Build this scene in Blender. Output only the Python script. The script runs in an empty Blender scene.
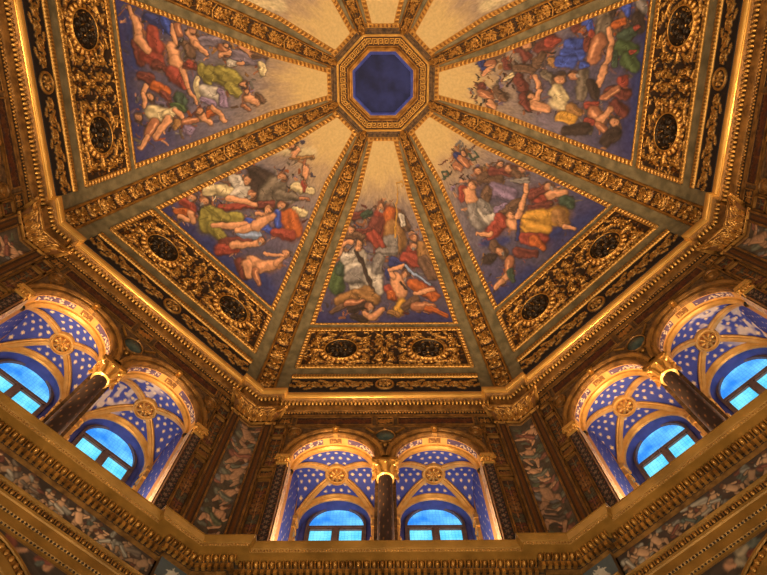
import bpy, math, random
import numpy as np

# ------------------------------------------------------------------ camera, world, lamps, exposure
sc = bpy.context.scene
COL = sc.collection
EZ = 1.6                                  # eye height; everything below is laid out from eye level
cd = bpy.data.cameras.new('camera')
cam = bpy.data.objects.new('camera', cd)
COL.objects.link(cam)
cd.sensor_fit = 'HORIZONTAL'
cd.sensor_width = 36.0
cd.lens = 36.0 * 600.0 / 767.0
cd.clip_end = 100
TILT = 0.3145
_s, _c = math.sin(TILT), math.cos(TILT)
from mathutils import Matrix, Vector
_m = Matrix(((1, 0, 0), (0, -_c, -_s), (0, _s, -_c))).to_4x4()
cam.matrix_world = Matrix.Translation((-0.012, 0.165, EZ)) @ _m @ Matrix.Rotation(-0.0054, 4, 'Z')
sc.camera = cam

w = bpy.data.worlds.new('world')
sc.world = w
w.use_nodes = True
w.node_tree.nodes['Background'].inputs[0].default_value = (1.0, 0.74, 0.5, 1)
w.node_tree.nodes['Background'].inputs[1].default_value = 0.03

sc.view_settings.view_transform = 'Standard'
sc.view_settings.look = 'None'
sc.view_settings.exposure = 0.0
sc.view_settings.gamma = 1.0
sc.view_settings.use_curve_mapping = False

def lamp(name, kind, loc, power, color, size=0.2, aim=None, spot=None):
    l = bpy.data.lights.new(name, kind)
    l.energy = power
    l.color = color
    if kind == 'AREA':
        l.shape = 'DISK'; l.size = size
    else:
        l.shadow_soft_size = size
    if spot:
        l.spot_size = spot; l.spot_blend = 0.8
    o = bpy.data.objects.new(name, l)
    COL.objects.link(o)
    o.location = (loc[0], loc[1], loc[2] + EZ)
    if aim is not None:
        d = Vector((aim[0] - loc[0], aim[1] - loc[1], aim[2] - loc[2]))
        o.rotation_euler = d.to_track_quat('-Z', 'Y').to_euler()
    return o

WARM = (1.0, 0.76, 0.46)
WARMER = (1.0, 0.62, 0.26)
# ring of added uplights low in the octagon, unseen, to light the vault
for i in range(8):
    a = math.radians(22.5 + 45 * i)
    lamp('added_uplight', 'SPOT', (3.4 * math.sin(a), 3.4 * math.cos(a), 0.4), 420, WARM, 0.25,
         aim=(-0.6 * math.sin(a), -0.6 * math.cos(a), 9.5), spot=math.radians(120))
def on_face(f, x, y, z):
    a = math.radians(45 * f)
    return (math.cos(a) * x - math.sin(a) * y, math.sin(a) * x + math.cos(a) * y, z)
# small floodlights standing behind the lip of the gallery cornice
for f in (-2, -1, 0, 1, 2):
    for cx in (-0.77, 0.77):
        lamp('bay_floodlight', 'POINT', on_face(f, cx, 5.80, 5.75), 130, (1.0, 0.68, 0.36), 0.06)
for f in (-3, -2, -1, 0, 1, 2, 3, 4):
    lamp('cornice_floodlight', 'SPOT', on_face(f, -0.5, 4.98, 5.55), 450, WARMER, 0.05,
         aim=on_face(f, -0.3, 4.7, 9.2), spot=math.radians(70))

# ------------------------------------------------------------------ helpers
T8 = math.tan(math.pi / 8)
C8, S8 = math.cos(math.pi / 8), math.sin(math.pi / 8)
PI = math.pi
W = 5.25                                   # distance of the drum wall from the axis
DA, DH, DB = 5.15, 9.75, 3.45              # vault profile: quarter ellipse

def lin(c):
    c = np.asarray(c, float) / 255.0
    return np.where(c <= 0.04045, c / 12.92, ((c + 0.055) / 1.055) ** 2.4)

def rotf(p, f):
    a = math.radians(45 * f)
    return (math.cos(a) * p[0] - math.sin(a) * p[1], math.sin(a) * p[0] + math.cos(a) * p[1], p[2])

# ---- materials
def mat_pigment():
    m = bpy.data.materials.new('pigment_and_gilding'); m.use_nodes = True
    n = m.node_tree.nodes; l = m.node_tree.links; b = n['Principled BSDF']
    at = n.new('ShaderNodeAttribute'); at.attribute_name = 'Col'
    tc = n.new('ShaderNodeTexCoord')
    nz = n.new('ShaderNodeTexNoise'); nz.inputs['Scale'].default_value = 22; nz.inputs['Detail'].default_value = 4
    l.new(tc.outputs['Object'], nz.inputs['Vector'])
    mr = n.new('ShaderNodeMapRange'); mr.inputs[1].default_value = 0.3; mr.inputs[2].default_value = 0.7
    mr.inputs[3].default_value = 0.88; mr.inputs[4].default_value = 1.08
    l.new(nz.outputs[0], mr.inputs[0])
    mx = n.new('ShaderNodeMix'); mx.data_type = 'RGBA'; mx.blend_type = 'MULTIPLY'; mx.inputs[0].default_value = 1
    l.new(at.outputs['Color'], mx.inputs[6]); l.new(mr.outputs[0], mx.inputs[7])
    l.new(mx.outputs[2], b.inputs['Base Color'])
    me = n.new('ShaderNodeMath'); me.operation = 'MULTIPLY'; me.inputs[1].default_value = 0.65
    l.new(at.outputs['Alpha'], me.inputs[0]); l.new(me.outputs[0], b.inputs['Metallic'])
    ro = n.new('ShaderNodeMapRange'); ro.inputs[3].default_value = 0.8; ro.inputs[4].default_value = 0.36
    l.new(at.outputs['Alpha'], ro.inputs[0]); l.new(ro.outputs[0], b.inputs['Roughness'])
    return m

def mat_noise(name, c1, c2, rough=0.5, metal=0.0, scale=12, bump=0.0, bscale=60):
    m = bpy.data.materials.new(name); m.use_nodes = True
    n = m.node_tree.nodes; l = m.node_tree.links; b = n['Principled BSDF']
    tc = n.new('ShaderNodeTexCoord')
    nz = n.new('ShaderNodeTexNoise'); nz.inputs['Scale'].default_value = scale; nz.inputs['Detail'].default_value = 5
    l.new(tc.outputs['Object'], nz.inputs['Vector'])
    cr = n.new('ShaderNodeValToRGB')
    cr.color_ramp.elements[0].position = 0.34; cr.color_ramp.elements[1].position = 0.66
    cr.color_ramp.elements[0].color = (*c1, 1); cr.color_ramp.elements[1].color = (*c2, 1)
    l.new(nz.outputs[0], cr.inputs[0]); l.new(cr.outputs[0], b.inputs['Base Color'])
    b.inputs['Roughness'].default_value = rough; b.inputs['Metallic'].default_value = metal
    if bump:
        n2 = n.new('ShaderNodeTexNoise'); n2.inputs['Scale'].default_value = bscale; n2.inputs['Detail'].default_value = 3
        l.new(tc.outputs['Object'], n2.inputs['Vector'])
        bp = n.new('ShaderNodeBump'); bp.inputs['Strength'].default_value = bump; bp.inputs['Distance'].default_value = 0.02
        l.new(n2.outputs[0], bp.inputs['Height']); l.new(bp.outputs[0], b.inputs['Normal'])
    return m

def mat_glass(name, c1, c2, strength):
    # leaded window glass lit by the sky behind it
    m = bpy.data.materials.new(name); m.use_nodes = True
    n = m.node_tree.nodes; l = m.node_tree.links; b = n['Principled BSDF']
    tc = n.new('ShaderNodeTexCoord')
    vo = n.new('ShaderNodeTexVoronoi'); vo.feature = 'DISTANCE_TO_EDGE'; vo.inputs['Scale'].default_value = 19
    vo.inputs['Randomness'].default_value = 0.35
    l.new(tc.outputs['Object'], vo.inputs['Vector'])
    nz = n.new('ShaderNodeTexNoise'); nz.inputs['Scale'].default_value = 3
    l.new(tc.outputs['Object'], nz.inputs['Vector'])
    cr = n.new('ShaderNodeValToRGB')
    cr.color_ramp.elements[0].position = 0.35; cr.color_ramp.elements[1].position = 0.65
    cr.color_ramp.elements[0].color = (*c1, 1); cr.color_ramp.elements[1].color = (*c2, 1)
    l.new(nz.outputs[0], cr.inputs[0])
    ed = n.new('ShaderNodeMapRange'); ed.inputs[1].default_value = 0.0; ed.inputs[2].default_value = 0.09
    ed.inputs[3].default_value = 0.45; ed.inputs[4].default_value = 1.0
    l.new(vo.outputs['Distance'], ed.inputs[0])
    mx = n.new('ShaderNodeMix'); mx.data_type = 'RGBA'; mx.blend_type = 'MULTIPLY'; mx.inputs[0].default_value = 1
    l.new(cr.outputs[0], mx.inputs[6]); l.new(ed.outputs[0], mx.inputs[7])
    l.new(mx.outputs[2], b.inputs['Emission Color']); b.inputs['Emission Strength'].default_value = strength
    b.inputs['Base Color'].default_value = (0.02, 0.1, 0.2, 1); b.inputs['Roughness'].default_value = 0.3
    return m

PIG = mat_pigment()
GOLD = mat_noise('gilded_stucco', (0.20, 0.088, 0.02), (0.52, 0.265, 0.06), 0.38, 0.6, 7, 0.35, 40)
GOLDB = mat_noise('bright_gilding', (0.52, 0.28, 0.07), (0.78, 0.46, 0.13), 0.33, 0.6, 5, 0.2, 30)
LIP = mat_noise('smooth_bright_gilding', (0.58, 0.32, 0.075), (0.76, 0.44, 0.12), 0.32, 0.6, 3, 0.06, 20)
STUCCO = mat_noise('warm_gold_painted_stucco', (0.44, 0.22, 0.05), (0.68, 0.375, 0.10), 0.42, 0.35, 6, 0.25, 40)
OLDGOLD = mat_noise('dark_gilding', (0.11, 0.05, 0.014), (0.30, 0.145, 0.036), 0.45, 0.45, 9, 0.4, 50)
OCHRE = mat_noise('ochre_gilt_stone', (0.19, 0.097, 0.018), (0.33, 0.172, 0.036), 0.40, 0.35, 4, 0.2, 50)
GREY = mat_noise('grey_green_plaster', (0.10, 0.084, 0.046), (0.215, 0.175, 0.10), 0.7, 0.0, 6, 0.2, 30)
WALLB = mat_noise('brown_painted_wall', (0.035, 0.017, 0.008), (0.16, 0.085, 0.035), 0.65, 0.1, 16, 0.3, 40)
DARK = mat_noise('dark_bronze', (0.012, 0.008, 0.006), (0.05, 0.03, 0.018), 0.4, 0.5, 25, 0.5, 50)
BLUE = mat_noise('blue_painted_plaster', (0.028, 0.034, 0.17), (0.05, 0.06, 0.27), 0.6, 0.0, 8)
NAVY = mat_noise('navy_cloth', (0.005, 0.010, 0.075), (0.018, 0.03, 0.19), 0.8, 0.0, 3, 0.3, 6)
RIMBLUE = mat_noise('bright_blue_paint', (0.015, 0.03, 0.30), (0.04, 0.07, 0.5), 0.5, 0.0, 5)
WOOD = mat_noise('brown_window_wood', (0.075, 0.045, 0.042), (0.13, 0.08, 0.072), 0.5, 0.0, 14)
TEAL = mat_noise('dark_teal_disc', (0.012, 0.03, 0.035), (0.05, 0.08, 0.075), 0.35, 0.0, 12, 0.3, 30)
STONE = mat_noise('plain_stone', (0.10, 0.065, 0.035), (0.18, 0.12, 0.07), 0.8, 0.0, 4)
SHADOW = mat_noise('painted_shade_brown', (0.02, 0.012, 0.007), (0.045, 0.027, 0.014), 0.85, 0.0, 12)  # painted shade for the gaps behind eggs, beads and dentils
GLASS_A = mat_glass('sky_lit_fanlight_glass', (0.02, 0.22, 0.82), (0.16, 0.60, 1.0), 1.25)
GLASS_B = mat_glass('sky_lit_pane_glass', (0.07, 0.52, 0.85), (0.22, 0.80, 0.95), 1.35)

# ---- geometry accumulator
class G:
    def __init__(s): s.v = []; s.f = []; s.c = []; s.n = 0
    def add(s, v, f, c=None):
        v = np.asarray(v, float).reshape(-1, 3)
        s.v.append(v); s.f += [tuple(i + s.n for i in q) for q in f]
        if c is None: c = np.ones((len(v), 4))
        s.c.append(np.asarray(c, float).reshape(-1, 4)); s.n += len(v)
    def grid(s, P, c=None, wrap=False):
        n, m = P.shape[:2]; f = []
        for i in range(n - 1):
            for j in range(m if wrap else m - 1):
                k = (j + 1) % m
                f.append((i * m + j, i * m + k, (i + 1) * m + k, (i + 1) * m + j))
        s.add(P, f, c)
    def box(s, x0, x1, y0, y1, z0, z1):
        v = [(x, y, z) for x in (x0, x1) for y in (y0, y1) for z in (z0, z1)]
        s.add(v, [(0, 1, 3, 2), (4, 6, 7, 5), (0, 4, 5, 1), (2, 3, 7, 6), (0, 2, 6, 4), (1, 5, 7, 3)])
    def hexa(s, lo, hi):                    # two quads of four points
        s.add(list(lo) + list(hi), [(3, 2, 1, 0), (4, 5, 6, 7), (0, 1, 5, 4), (1, 2, 6, 5), (2, 3, 7, 6), (3, 0, 4, 7)])
    def tube(s, pts, r, n=8, cap=True):
        pts = np.asarray(pts, float); k = len(pts)
        r = np.broadcast_to(np.asarray(r, float), (k,))
        tg = np.gradient(pts, axis=0); tg /= np.linalg.norm(tg, axis=1)[:, None] + 1e-12
        up = np.array([0, 0, 1.0]) if abs(tg[0][2]) < 0.9 else np.array([0, 1.0, 0])
        P = []
        for i in range(k):
            a = np.cross(tg[i], up); a /= np.linalg.norm(a) + 1e-12; b = np.cross(a, tg[i])
            P.append([pts[i] + r[i] * (math.cos(q) * a + math.sin(q) * b) for q in np.arange(n) * 2 * PI / n])
        n0 = s.n
        s.grid(np.array(P), wrap=True)
        if cap: s.f.append(tuple(n0 + i for i in range(n))[::-1]); s.f.append(tuple(n0 + (k - 1) * n + i for i in range(n)))
    def lathe(s, prof, cx, cy, n=20, c=None):
        P = [[(cx + r * math.cos(q), cy + r * math.sin(q), z) for q in np.arange(n) * 2 * PI / n] for r, z in prof]
        s.grid(np.array(P), c, wrap=True)
    def ball(s, p, r, n=8, k=6, sq=(1, 1, 1)):
        P = [[(p[0] + sq[0] * r * math.sin(a) * math.cos(q), p[1] + sq[1] * r * math.sin(a) * math.sin(q), p[2] + sq[2] * r * math.cos(a))
              for q in np.arange(n) * 2 * PI / n] for a in np.linspace(0.05, PI - 0.05, k)]
        s.grid(np.array(P), wrap=True)
    def disc(s, cen, ux, uy, nrm, rx, ry, prof, n=32, petal=0, pk=0.0):
        # rings (radius fraction, height) about cen; petal ripples the height
        cen, ux, uy, nrm = map(np.asarray, (cen, ux, uy, nrm)); P = []
        for fr, h in prof:
            row = []
            for q in np.arange(n) * 2 * PI / n:
                hh = h * (1 + pk * math.cos(petal * q)) if petal else h
                row.append(cen + ux * rx * fr * math.cos(q) + uy * ry * fr * math.sin(q) + nrm * hh)
            P.append(row)
        s.grid(np.array(P), wrap=True)
    def build(s, name, mat, root=None, base=(0, 0, 0), angle=40):
        v = np.concatenate(s.v) - np.asarray(base, float)
        me = bpy.data.meshes.new(name)
        me.from_pydata(v.tolist(), [], s.f)
        if mat is PIG:
            at = me.color_attributes.new('Col', 'FLOAT_COLOR', 'POINT')
            at.data.foreach_set('color', np.concatenate(s.c).astype(np.float32).ravel())
        me.materials.append(mat)
        me.polygons.foreach_set('use_smooth', np.ones(len(me.polygons), bool))
        if angle: me.set_sharp_from_angle(angle=math.radians(angle))
        me.update()
        o = bpy.data.objects.new(name, me); COL.objects.link(o)
        if root is not None: o.parent = root
        return o

def tag(o, label=None, cat=None, group=None, kind=None):
    if label: o['label'] = label
    if cat: o['category'] = cat
    if group: o['group'] = group
    if kind: o['kind'] = kind
    return o
class Thing:
    """Empty at base (face-0 frame, eye level); parts are built relative to it."""
    def __init__(s, name, base):
        s.base = np.asarray(base, float)
        s.o = bpy.data.objects.new(name, None); COL.objects.link(s.o); s.o.empty_display_size = 0.1
    def part(s, g, name, mat, parent=None, angle=40):
        return g.build(name, mat, parent or s.o, s.base, angle)
def place(o, base, f, dx=0.0):
    p = rotf((base[0] + dx, base[1], base[2]), f)
    o.location = (p[0], p[1], p[2] + EZ); o.rotation_euler = (0, 0, math.radians(45 * f))
def dup(root):
    r = root.copy(); COL.objects.link(r)
    for ch in root.children:
        c = ch.copy(); COL.objects.link(c); c.parent = r; c.matrix_parent_inverse = ch.matrix_parent_inverse
        for gch in ch.children:
            d = gch.copy(); COL.objects.link(d); d.parent = c; d.matrix_parent_inverse = gch.matrix_parent_inverse
    return r
def spread(o, base, faces, labels, cat, group=None, dx=0.0, kind=None):
    """first face takes o itself, the others copies; labels: dict face -> label"""
    out = {}
    for i, f in enumerate(faces):
        c = o if i == 0 else dup(o)
        out[f] = c
    for f, c in out.items():
        place(c, base, f, dx); tag(c, labels[f] if labels else None, cat, group, kind)
    return out

# ---- relief and painting rasters
GOLDC = lin((186, 138, 70)); GOLDD = lin((104, 66, 28))
class Ras:
    def __init__(s, X, Y, base, gold=0.0):
        s.X, s.Y = X, Y; s.H = np.zeros(X.shape); s.A = np.full(X.shape, gold)
        s.C = np.empty(X.shape + (3,)); s.C[:] = base
    @classmethod
    def rect(cls, x0, x1, y0, y1, nx, ny, base, gold=0.0):
        X, Y = np.meshgrid(np.linspace(x0, x1, nx), np.linspace(y0, y1, ny)); return cls(X, Y, base, gold)
    def cap(s, x0, y0, x1, y1, r0, r1, col, h=0.0, gold=None, soft=0.35, shade=0.0, fold=0.0, rim=0.0, ph=0.0):
        R = max(r0, r1); X, Y = s.X, s.Y
        m = (X > min(x0, x1) - R) & (X < max(x0, x1) + R) & (Y > min(y0, y1) - R) & (Y < max(y0, y1) + R)
        if not m.any(): return
        r_, c_ = np.where(m.any(1))[0], np.where(m.any(0))[0]
        sl = (slice(r_[0], r_[-1] + 1), slice(c_[0], c_[-1] + 1))
        x, y = X[sl], Y[sl]; dx, dy = x1 - x0, y1 - y0; L2 = dx * dx + dy * dy
        t = np.clip(((x - x0) * dx + (y - y0) * dy) / L2, 0, 1) if L2 > 1e-12 else np.zeros_like(x)
        ex, ey = x - (x0 + t * dx), y - (y0 + t * dy)
        q = np.hypot(ex, ey) / (r0 + (r1 - r0) * t + 1e-9)
        k = np.clip((1 - q) / soft, 0, 1)
        if h: s.H[sl] = np.maximum(s.H[sl], h * np.sqrt(np.clip(1 - q * q, 0, 1)))
        c = np.broadcast_to(np.asarray(col, float), x.shape + (3,))
        if shade or fold or rim:
            L = math.sqrt(L2) + 1e-9
            lit = (-ex * 0.55 - ey * 0.83) / (r0 + (r1 - r0) * t + 1e-9)
            g = 1 + shade * lit
            if fold: g = g + fold * np.sin((ex * dy - ey * dx) / L / R * 6.5 + ph + t * 2.2) * (q < 0.95)
            if rim: g = g * (1 - rim * np.clip((q - 0.6) / 0.4, 0, 1))
            c = c * np.clip(g, 0.25, 1.9)[..., None]
        k3 = k[..., None]
        s.C[sl] = s.C[sl] * (1 - k3) + c * k3
        if gold is not None: s.A[sl] = s.A[sl] * (1 - k) + gold * k
    def line(s, pts, r, col, h=0.0, gold=None, **kw):
        r = np.broadcast_to(np.asarray(r, float), (len(pts),))
        for i in range(len(pts) - 1):
            s.cap(*pts[i], *pts[i + 1], r[i], r[i + 1], col, h, gold, **kw)
    def warp(s, rng, ax, ay, cells):
        # loosen the outlines: painting coordinates wander a little, the surface stays
        for q, (cy, cx) in enumerate(cells):
            s.X = s.X + ax / (q + 1) * (smooth_noise(s.X.shape, rng, (cy, cx)) - 0.5) * 2
            s.Y = s.Y + ay / (q + 1) * (smooth_noise(s.X.shape, rng, (cy, cx)) - 0.5) * 2
    def rgba(s): return np.concatenate([s.C, s.A[..., None]], -1)
    def gspiral(s, cx, cy, r, a0, turns, sg, wd, h, col=GOLDC, leaves=True):
        n = max(8, int(14 * turns)); pts = []
        for i in range(n + 1):
            u = i / n; a = a0 + sg * turns * 2 * PI * u; rr = r * (1 - 0.82 * u)
            pts.append((cx + rr * math.cos(a), cy + rr * math.sin(a)))
        s.line(pts, np.linspace(wd, wd * 0.6, n + 1), col, h, 1.0)
        if leaves:
            for i in range(1, n - 3, 2):
                (xa, ya), (xb, yb) = pts[i], pts[i + 1]
                ang = math.atan2(yb - ya, xb - xa) - sg * 1.0
                l = wd * 2.6
                s.cap(xa, ya, xa + l * math.cos(ang), ya + l * math.sin(ang), wd * 0.9, wd * 0.3, col, h * 0.8, 1.0)
        s.cap(*pts[-1], *pts[-1], wd * 1.7, wd * 1.7, col, h * 1.25, 1.0)
    def leaf(s, x, y, ang, ln, wd, h, col=GOLDC):
        c_, s_ = math.cos(ang), math.sin(ang)
        s.cap(x, y, x + ln * c_, y + ln * s_, wd, wd * 0.25, col, h, 1.0)
        for k in (0.25, 0.55):
            for sg in (-1, 1):
                a2 = ang + sg * 0.75
                s.cap(x + k * ln * c_, y + k * ln * s_, x + k * ln * c_ + ln * 0.42 * math.cos(a2), y + k * ln * s_ + ln * 0.42 * math.sin(a2),
                      wd * 0.55, wd * 0.2, col, h * 0.8, 1.0)
    def rosette(s, x, y, r, n, h, col=GOLDC):
        for i in range(n):
            a = 2 * PI * i / n
            s.cap(x + 0.45 * r * math.cos(a), y + 0.45 * r * math.sin(a), x + 0.8 * r * math.cos(a), y + 0.8 * r * math.sin(a), r * 0.2, r * 0.26, col, h, 1.0)
        s.cap(x, y, x, y, r * 0.34, r * 0.34, col, h * 1.3, 1.0)

def smooth_noise(shape, rng, cells):
    g = rng.random((cells[0] + 2, cells[1] + 2))
    y = np.linspace(0, cells[0], shape[0]); x = np.linspace(0, cells[1], shape[1])
    yi, xi = y.astype(int), x.astype(int); fy, fx = (y - yi)[:, None], (x - xi)[None]
    fy = fy * fy * (3 - 2 * fy); fx = fx * fx * (3 - 2 * fx)
    a = g[np.ix_(yi, xi)] * (1 - fx) + g[np.ix_(yi, xi + 1)] * fx
    b = g[np.ix_(yi + 1, xi)] * (1 - fx) + g[np.ix_(yi + 1, xi + 1)] * fx
    return a * (1 - fy) + b * fy

# ---- the vault surface (face-0 frame)
def vault(x, t, h):
    x, t, h = np.broadcast_arrays(np.asarray(x, float), t, h)
    ct, st = np.cos(t), np.sin(t)
    y = np.where(t > 0, DA * ct, DA); z = np.where(t > 0, DH + DB * st, DH + DB * t)
    ny = np.where(t > 0, ct / DA, 1.0); nz = np.where(t > 0, st / DB, 0.0); L = np.hypot(ny, nz)
    return np.stack([x, y - h * ny / L, z - h * nz / L], -1)
def vr(t): return np.where(np.asarray(t) > 0, DA * np.cos(t), DA)
_tt = np.linspace(-0.1, 1.5, 1601)
_p = vault(0, _tt, 0); _arc = np.concatenate([[0], np.cumsum(np.linalg.norm(np.diff(_p, axis=0), axis=1))])
def t_of_arc(a): return np.interp(a, _arc, _tt)
def arc_of_t(t): return np.interp(t, _tt, _arc)
D2R = PI / 180
# positions along the profile
T_RIB0, T_RIB1 = -5 * D2R, 78.6 * D2R
T_MED0, T_MED1 = 8.4 * D2R, 24.6 * D2R
T_CAN0, T_CAN1 = 26.7 * D2R, 77.0 * D2R

# which wall is which, for the labels
FACES = (0, 1, -1, 2, -2)
ALL8 = (0, 1, -1, 2, -2, 3, -3, 4)
SIDE = {0: 'centre', 1: 'left_diagonal', -1: 'right_diagonal', 2: 'far_left', -2: 'far_right', 3: 'upper_left', -3: 'upper_right', 4: 'top'}
WALLNAME = {0: 'centre wall', 1: 'left diagonal wall', -1: 'right diagonal wall', 2: 'far left wall', -2: 'far right wall'}

# ------------------------------------------------------------------ shell: vault, walls, floor
for f in ALL8:
    g = G(); tt = np.linspace(T_RIB0, 80 * D2R, 60)
    u = np.linspace(-1, 1, 9)
    X = vr(tt)[:, None] * T8 * u[None, :]
    P = vault(X, tt[:, None], 0.0)
    g.grid(P)
    o = g.build('ceiling', GREY, None, (0, 0, 0), 0)
    place(o, (0, 0, 0), f); tag(o, 'grey green plaster facet of the vault, ' + {0: 'above the centre wall', 1: 'above the left diagonal wall', -1: 'above the right diagonal wall', 2: 'above the far left wall', -2: 'above the far right wall', 3: 'upper left', -3: 'upper right', 4: 'top edge'}[f], 'ceiling', None, 'structure')

ARC_R, ARC_Z, ARC_X = 0.62, 7.53, 0.77
ZB = 5.42
def wall_geo(openings):
    g = G(); hw = W * T8; zt = 9.45
    def quad(x0, x1, z0, z1, y=W): g.add([(x0, y, z0), (x1, y, z0), (x1, y, z1), (x0, y, z1)], [(0, 1, 2, 3)])
    if not openings:
        quad(-hw, hw, ZB, zt); return g
    xs = [-hw, -ARC_X - ARC_R, -ARC_X + ARC_R, ARC_X - ARC_R, ARC_X + ARC_R, hw]
    for i in (0, 2, 4): quad(xs[i], xs[i + 1], ZB if i != 2 else ARC_Z, zt)
    g.add([(xs[2], W, ARC_Z), (xs[3], W, ARC_Z), (xs[3], 5.46, ARC_Z), (xs[2], 5.46, ARC_Z)], [(0, 1, 2, 3)])
    g.add([(xs[2], 5.46, ZB), (xs[3], 5.46, ZB), (xs[3], 5.46, ARC_Z), (xs[2], 5.46, ARC_Z)], [(0, 1, 2, 3)])
    for cx in (-ARC_X, ARC_X):
        n = 24; v = []
        for k in range(n + 1):
            a = PI - PI * k / n; x = cx + ARC_R * math.cos(a)
            v += [(x, W, ARC_Z + ARC_R * math.sin(a)), (x, W, zt)]
        g.add(v, [(2 * k, 2 * k + 2, 2 * k + 3, 2 * k + 1) for k in range(n)])
    return g
o_wall = wall_geo(True).build('wall', WALLB, None, (0, 0, 0), 0)
o_plain = wall_geo(False).build('wall', WALLB, None, (0, 0, 0), 0)
for f in ALL8:
    src = o_wall if f in FACES else o_plain
    o = src if f in (0, 3) else src.copy()
    if f not in (0, 3): COL.objects.link(o)
    o.name = 'wall_' + SIDE[f]; place(o, (0, 0, 0), f)
    tag(o, 'dark brown painted drum wall, ' + SIDE[f].replace('_', ' ') + ' side', 'wall', None, 'structure')

# lower walls and floor (below the frame) close the octagon
g = G()
g.add([(-W * T8 - .1, 5.45, -EZ), (W * T8 + .1, 5.45, -EZ), (W * T8 + .1, 5.45, ZB), (-W * T8 - .1, 5.45, ZB)], [(0, 1, 2, 3)])
o0 = g.build('wall_lower', STONE, None, (0, 0, 0), 0)
for f in ALL8:
    o = o0 if f == 0 else o0.copy()
    if f: COL.objects.link(o)
    o.name = 'wall_lower_' + SIDE[f]; place(o, (0, 0, 0), f); tag(o, 'plain lower wall under the gallery cornice, ' + SIDE[f].replace('_', ' ') + ' side', 'wall', None, 'structure')
g = G(); R_ = 6.0
g.add([(R_ * math.sin(PI / 8 + k * PI / 4), R_ * math.cos(PI / 8 + k * PI / 4), -EZ) for k in range(8)], [tuple(range(8))])
o = g.build('floor', STONE, None, (0, 0, 0), 0); o.location.z = EZ; tag(o, 'stone church floor', 'floor', None, 'structure')

# ------------------------------------------------------------------ cornices (swept along each wall, breaking forward at the corners)
def plan(p, xj, d):
    a = W - p - d; b = W - p; j = xj - p
    return [(-T8 * a, a), (-j, a), (-j, b), (j, b), (j, a), (T8 * a, a)]
def sweep(g, prof, xj, d):
    P = np.array([[(x, y, z) for x, y in plan(p, xj, d)] for p, z in prof])
    n, m = P.shape[:2]
    for j in range(m - 1): g.grid(P[:, j:j + 2])
def along(p, xj, d, step, fn, runs=(0, 2, 4), margin=0.0):
    pl = plan(p, xj, d)
    for i in runs:
        (x0, y0), (x1, y1) = pl[i], pl[i + 1]
        if i == 0: x0 += margin
        if i == 4: x1 -= margin
        L = x1 - x0; n = max(1, int(round(L / step)))
        for k in range(n): fn(x0 + (k + 0.5) * L / n, y0, L / n)

XJ_U, XJ_L, BRK = 1.85, 1.83, 0.09
uc = Thing('trim', (0, W, 8.8))
g = G(); sweep(g, [(0.0, 8.72), (0.02, 8.76), (0.02, 8.795), (0.012, 8.80), (0.012, 8.865), (0.045, 8.87), (0.06, 8.89), (0.065, 8.92), (0.085, 8.955), (0.085, 8.985), (0.07, 8.99)], XJ_U, BRK)
uc.part(g, 'lower_moulding', OLDGOLD, None, 30)  # darker gilding than the lip, here and on the soffit
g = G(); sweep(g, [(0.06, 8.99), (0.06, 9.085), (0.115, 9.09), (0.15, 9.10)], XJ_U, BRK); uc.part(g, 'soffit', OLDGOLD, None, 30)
g = G(); sweep(g, [(0.062, 8.992), (0.063, 9.083)], XJ_U, BRK); sweep(g, [(0.014, 8.80), (0.015, 8.864)], XJ_U, BRK); uc.part(g, 'painted_shade_strip', SHADOW, None, 0)  # dark strips put gap shade into the colour behind eggs and beads
g = G(); sweep(g, [(0.15, 9.10), (0.155, 9.115), (0.168, 9.118), (0.172, 9.13), (0.185, 9.14), (0.197, 9.16), (0.203, 9.185), (0.200, 9.21), (0.19, 9.222), (0.19, 9.25), (0.05, 9.30)], XJ_U, BRK)
uc.part(g, 'gilded_lip', LIP, None, 30)
g = G(); along(0.03, XJ_U, BRK, 0.05, lambda x, y, s: g.ball((x, y, 8.832), 0.021, 6, 5)); uc.part(g, 'bead_course', GOLD, None, 0)
g = G()
def egg(x, y, s): g.ball((x, y, 9.04), 0.043, 8, 6, (s * 0.36 / 0.043, 1.35, 1.05))
along(0.075, XJ_U, BRK, 0.066, egg); uc.part(g, 'egg_course', GOLDB, None, 0)
LAB = {0: 'along the top of the centre wall', 1: 'over the left diagonal wall', -1: 'over the right diagonal wall', 2: 'down the left picture edge', -2: 'down the right picture edge', 3: 'upper left outside the picture', -3: 'upper right outside the picture', 4: 'nearest side outside the picture'}
us = spread(uc.o, uc.base, ALL8, {f: 'gilded upper cornice with egg course, ' + LAB[f] for f in ALL8}, 'cornice', 'upper cornice lengths', 0, 'structure')
for i, f in enumerate(ALL8): us[f].name = 'trim_%d' % (i + 1)

lc = Thing('trim', (0, W, 5.2))
g = G(); sweep(g, [(0.345, 5.30), (0.36, 5.325), (0.375, 5.33), (0.385, 5.35), (0.40, 5.395), (0.41, 5.395), (0.41, 5.405), (0.36, 5.42), (-0.25, 5.42)], XJ_L, BRK); lc.part(g, 'gilded_lip', OCHRE, None, 30)
g = G(); sweep(g, [(0.182, 5.236), (0.182, 5.295), (0.235, 5.30), (0.30, 5.302), (0.345, 5.30)], XJ_L, BRK); lc.part(g, 'soffit', OCHRE, None, 30)
g = G(); sweep(g, [(0.05, 5.185), (0.075, 5.19), (0.10, 5.195), (0.10, 5.20), (0.115, 5.205), (0.115, 5.236), (0.182, 5.236)], XJ_L, BRK); lc.part(g, 'lower_moulding', OLDGOLD, None, 30)
g = G(); sweep(g, [(0.112, 5.19), (0.118, 5.236)], XJ_L, BRK); sweep(g, [(0.182, 5.238), (0.186, 5.297)], XJ_L, BRK); lc.part(g, 'painted_shade_strip', SHADOW, None, 0)  # shade between dentils and eggs painted on as dark strips
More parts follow.
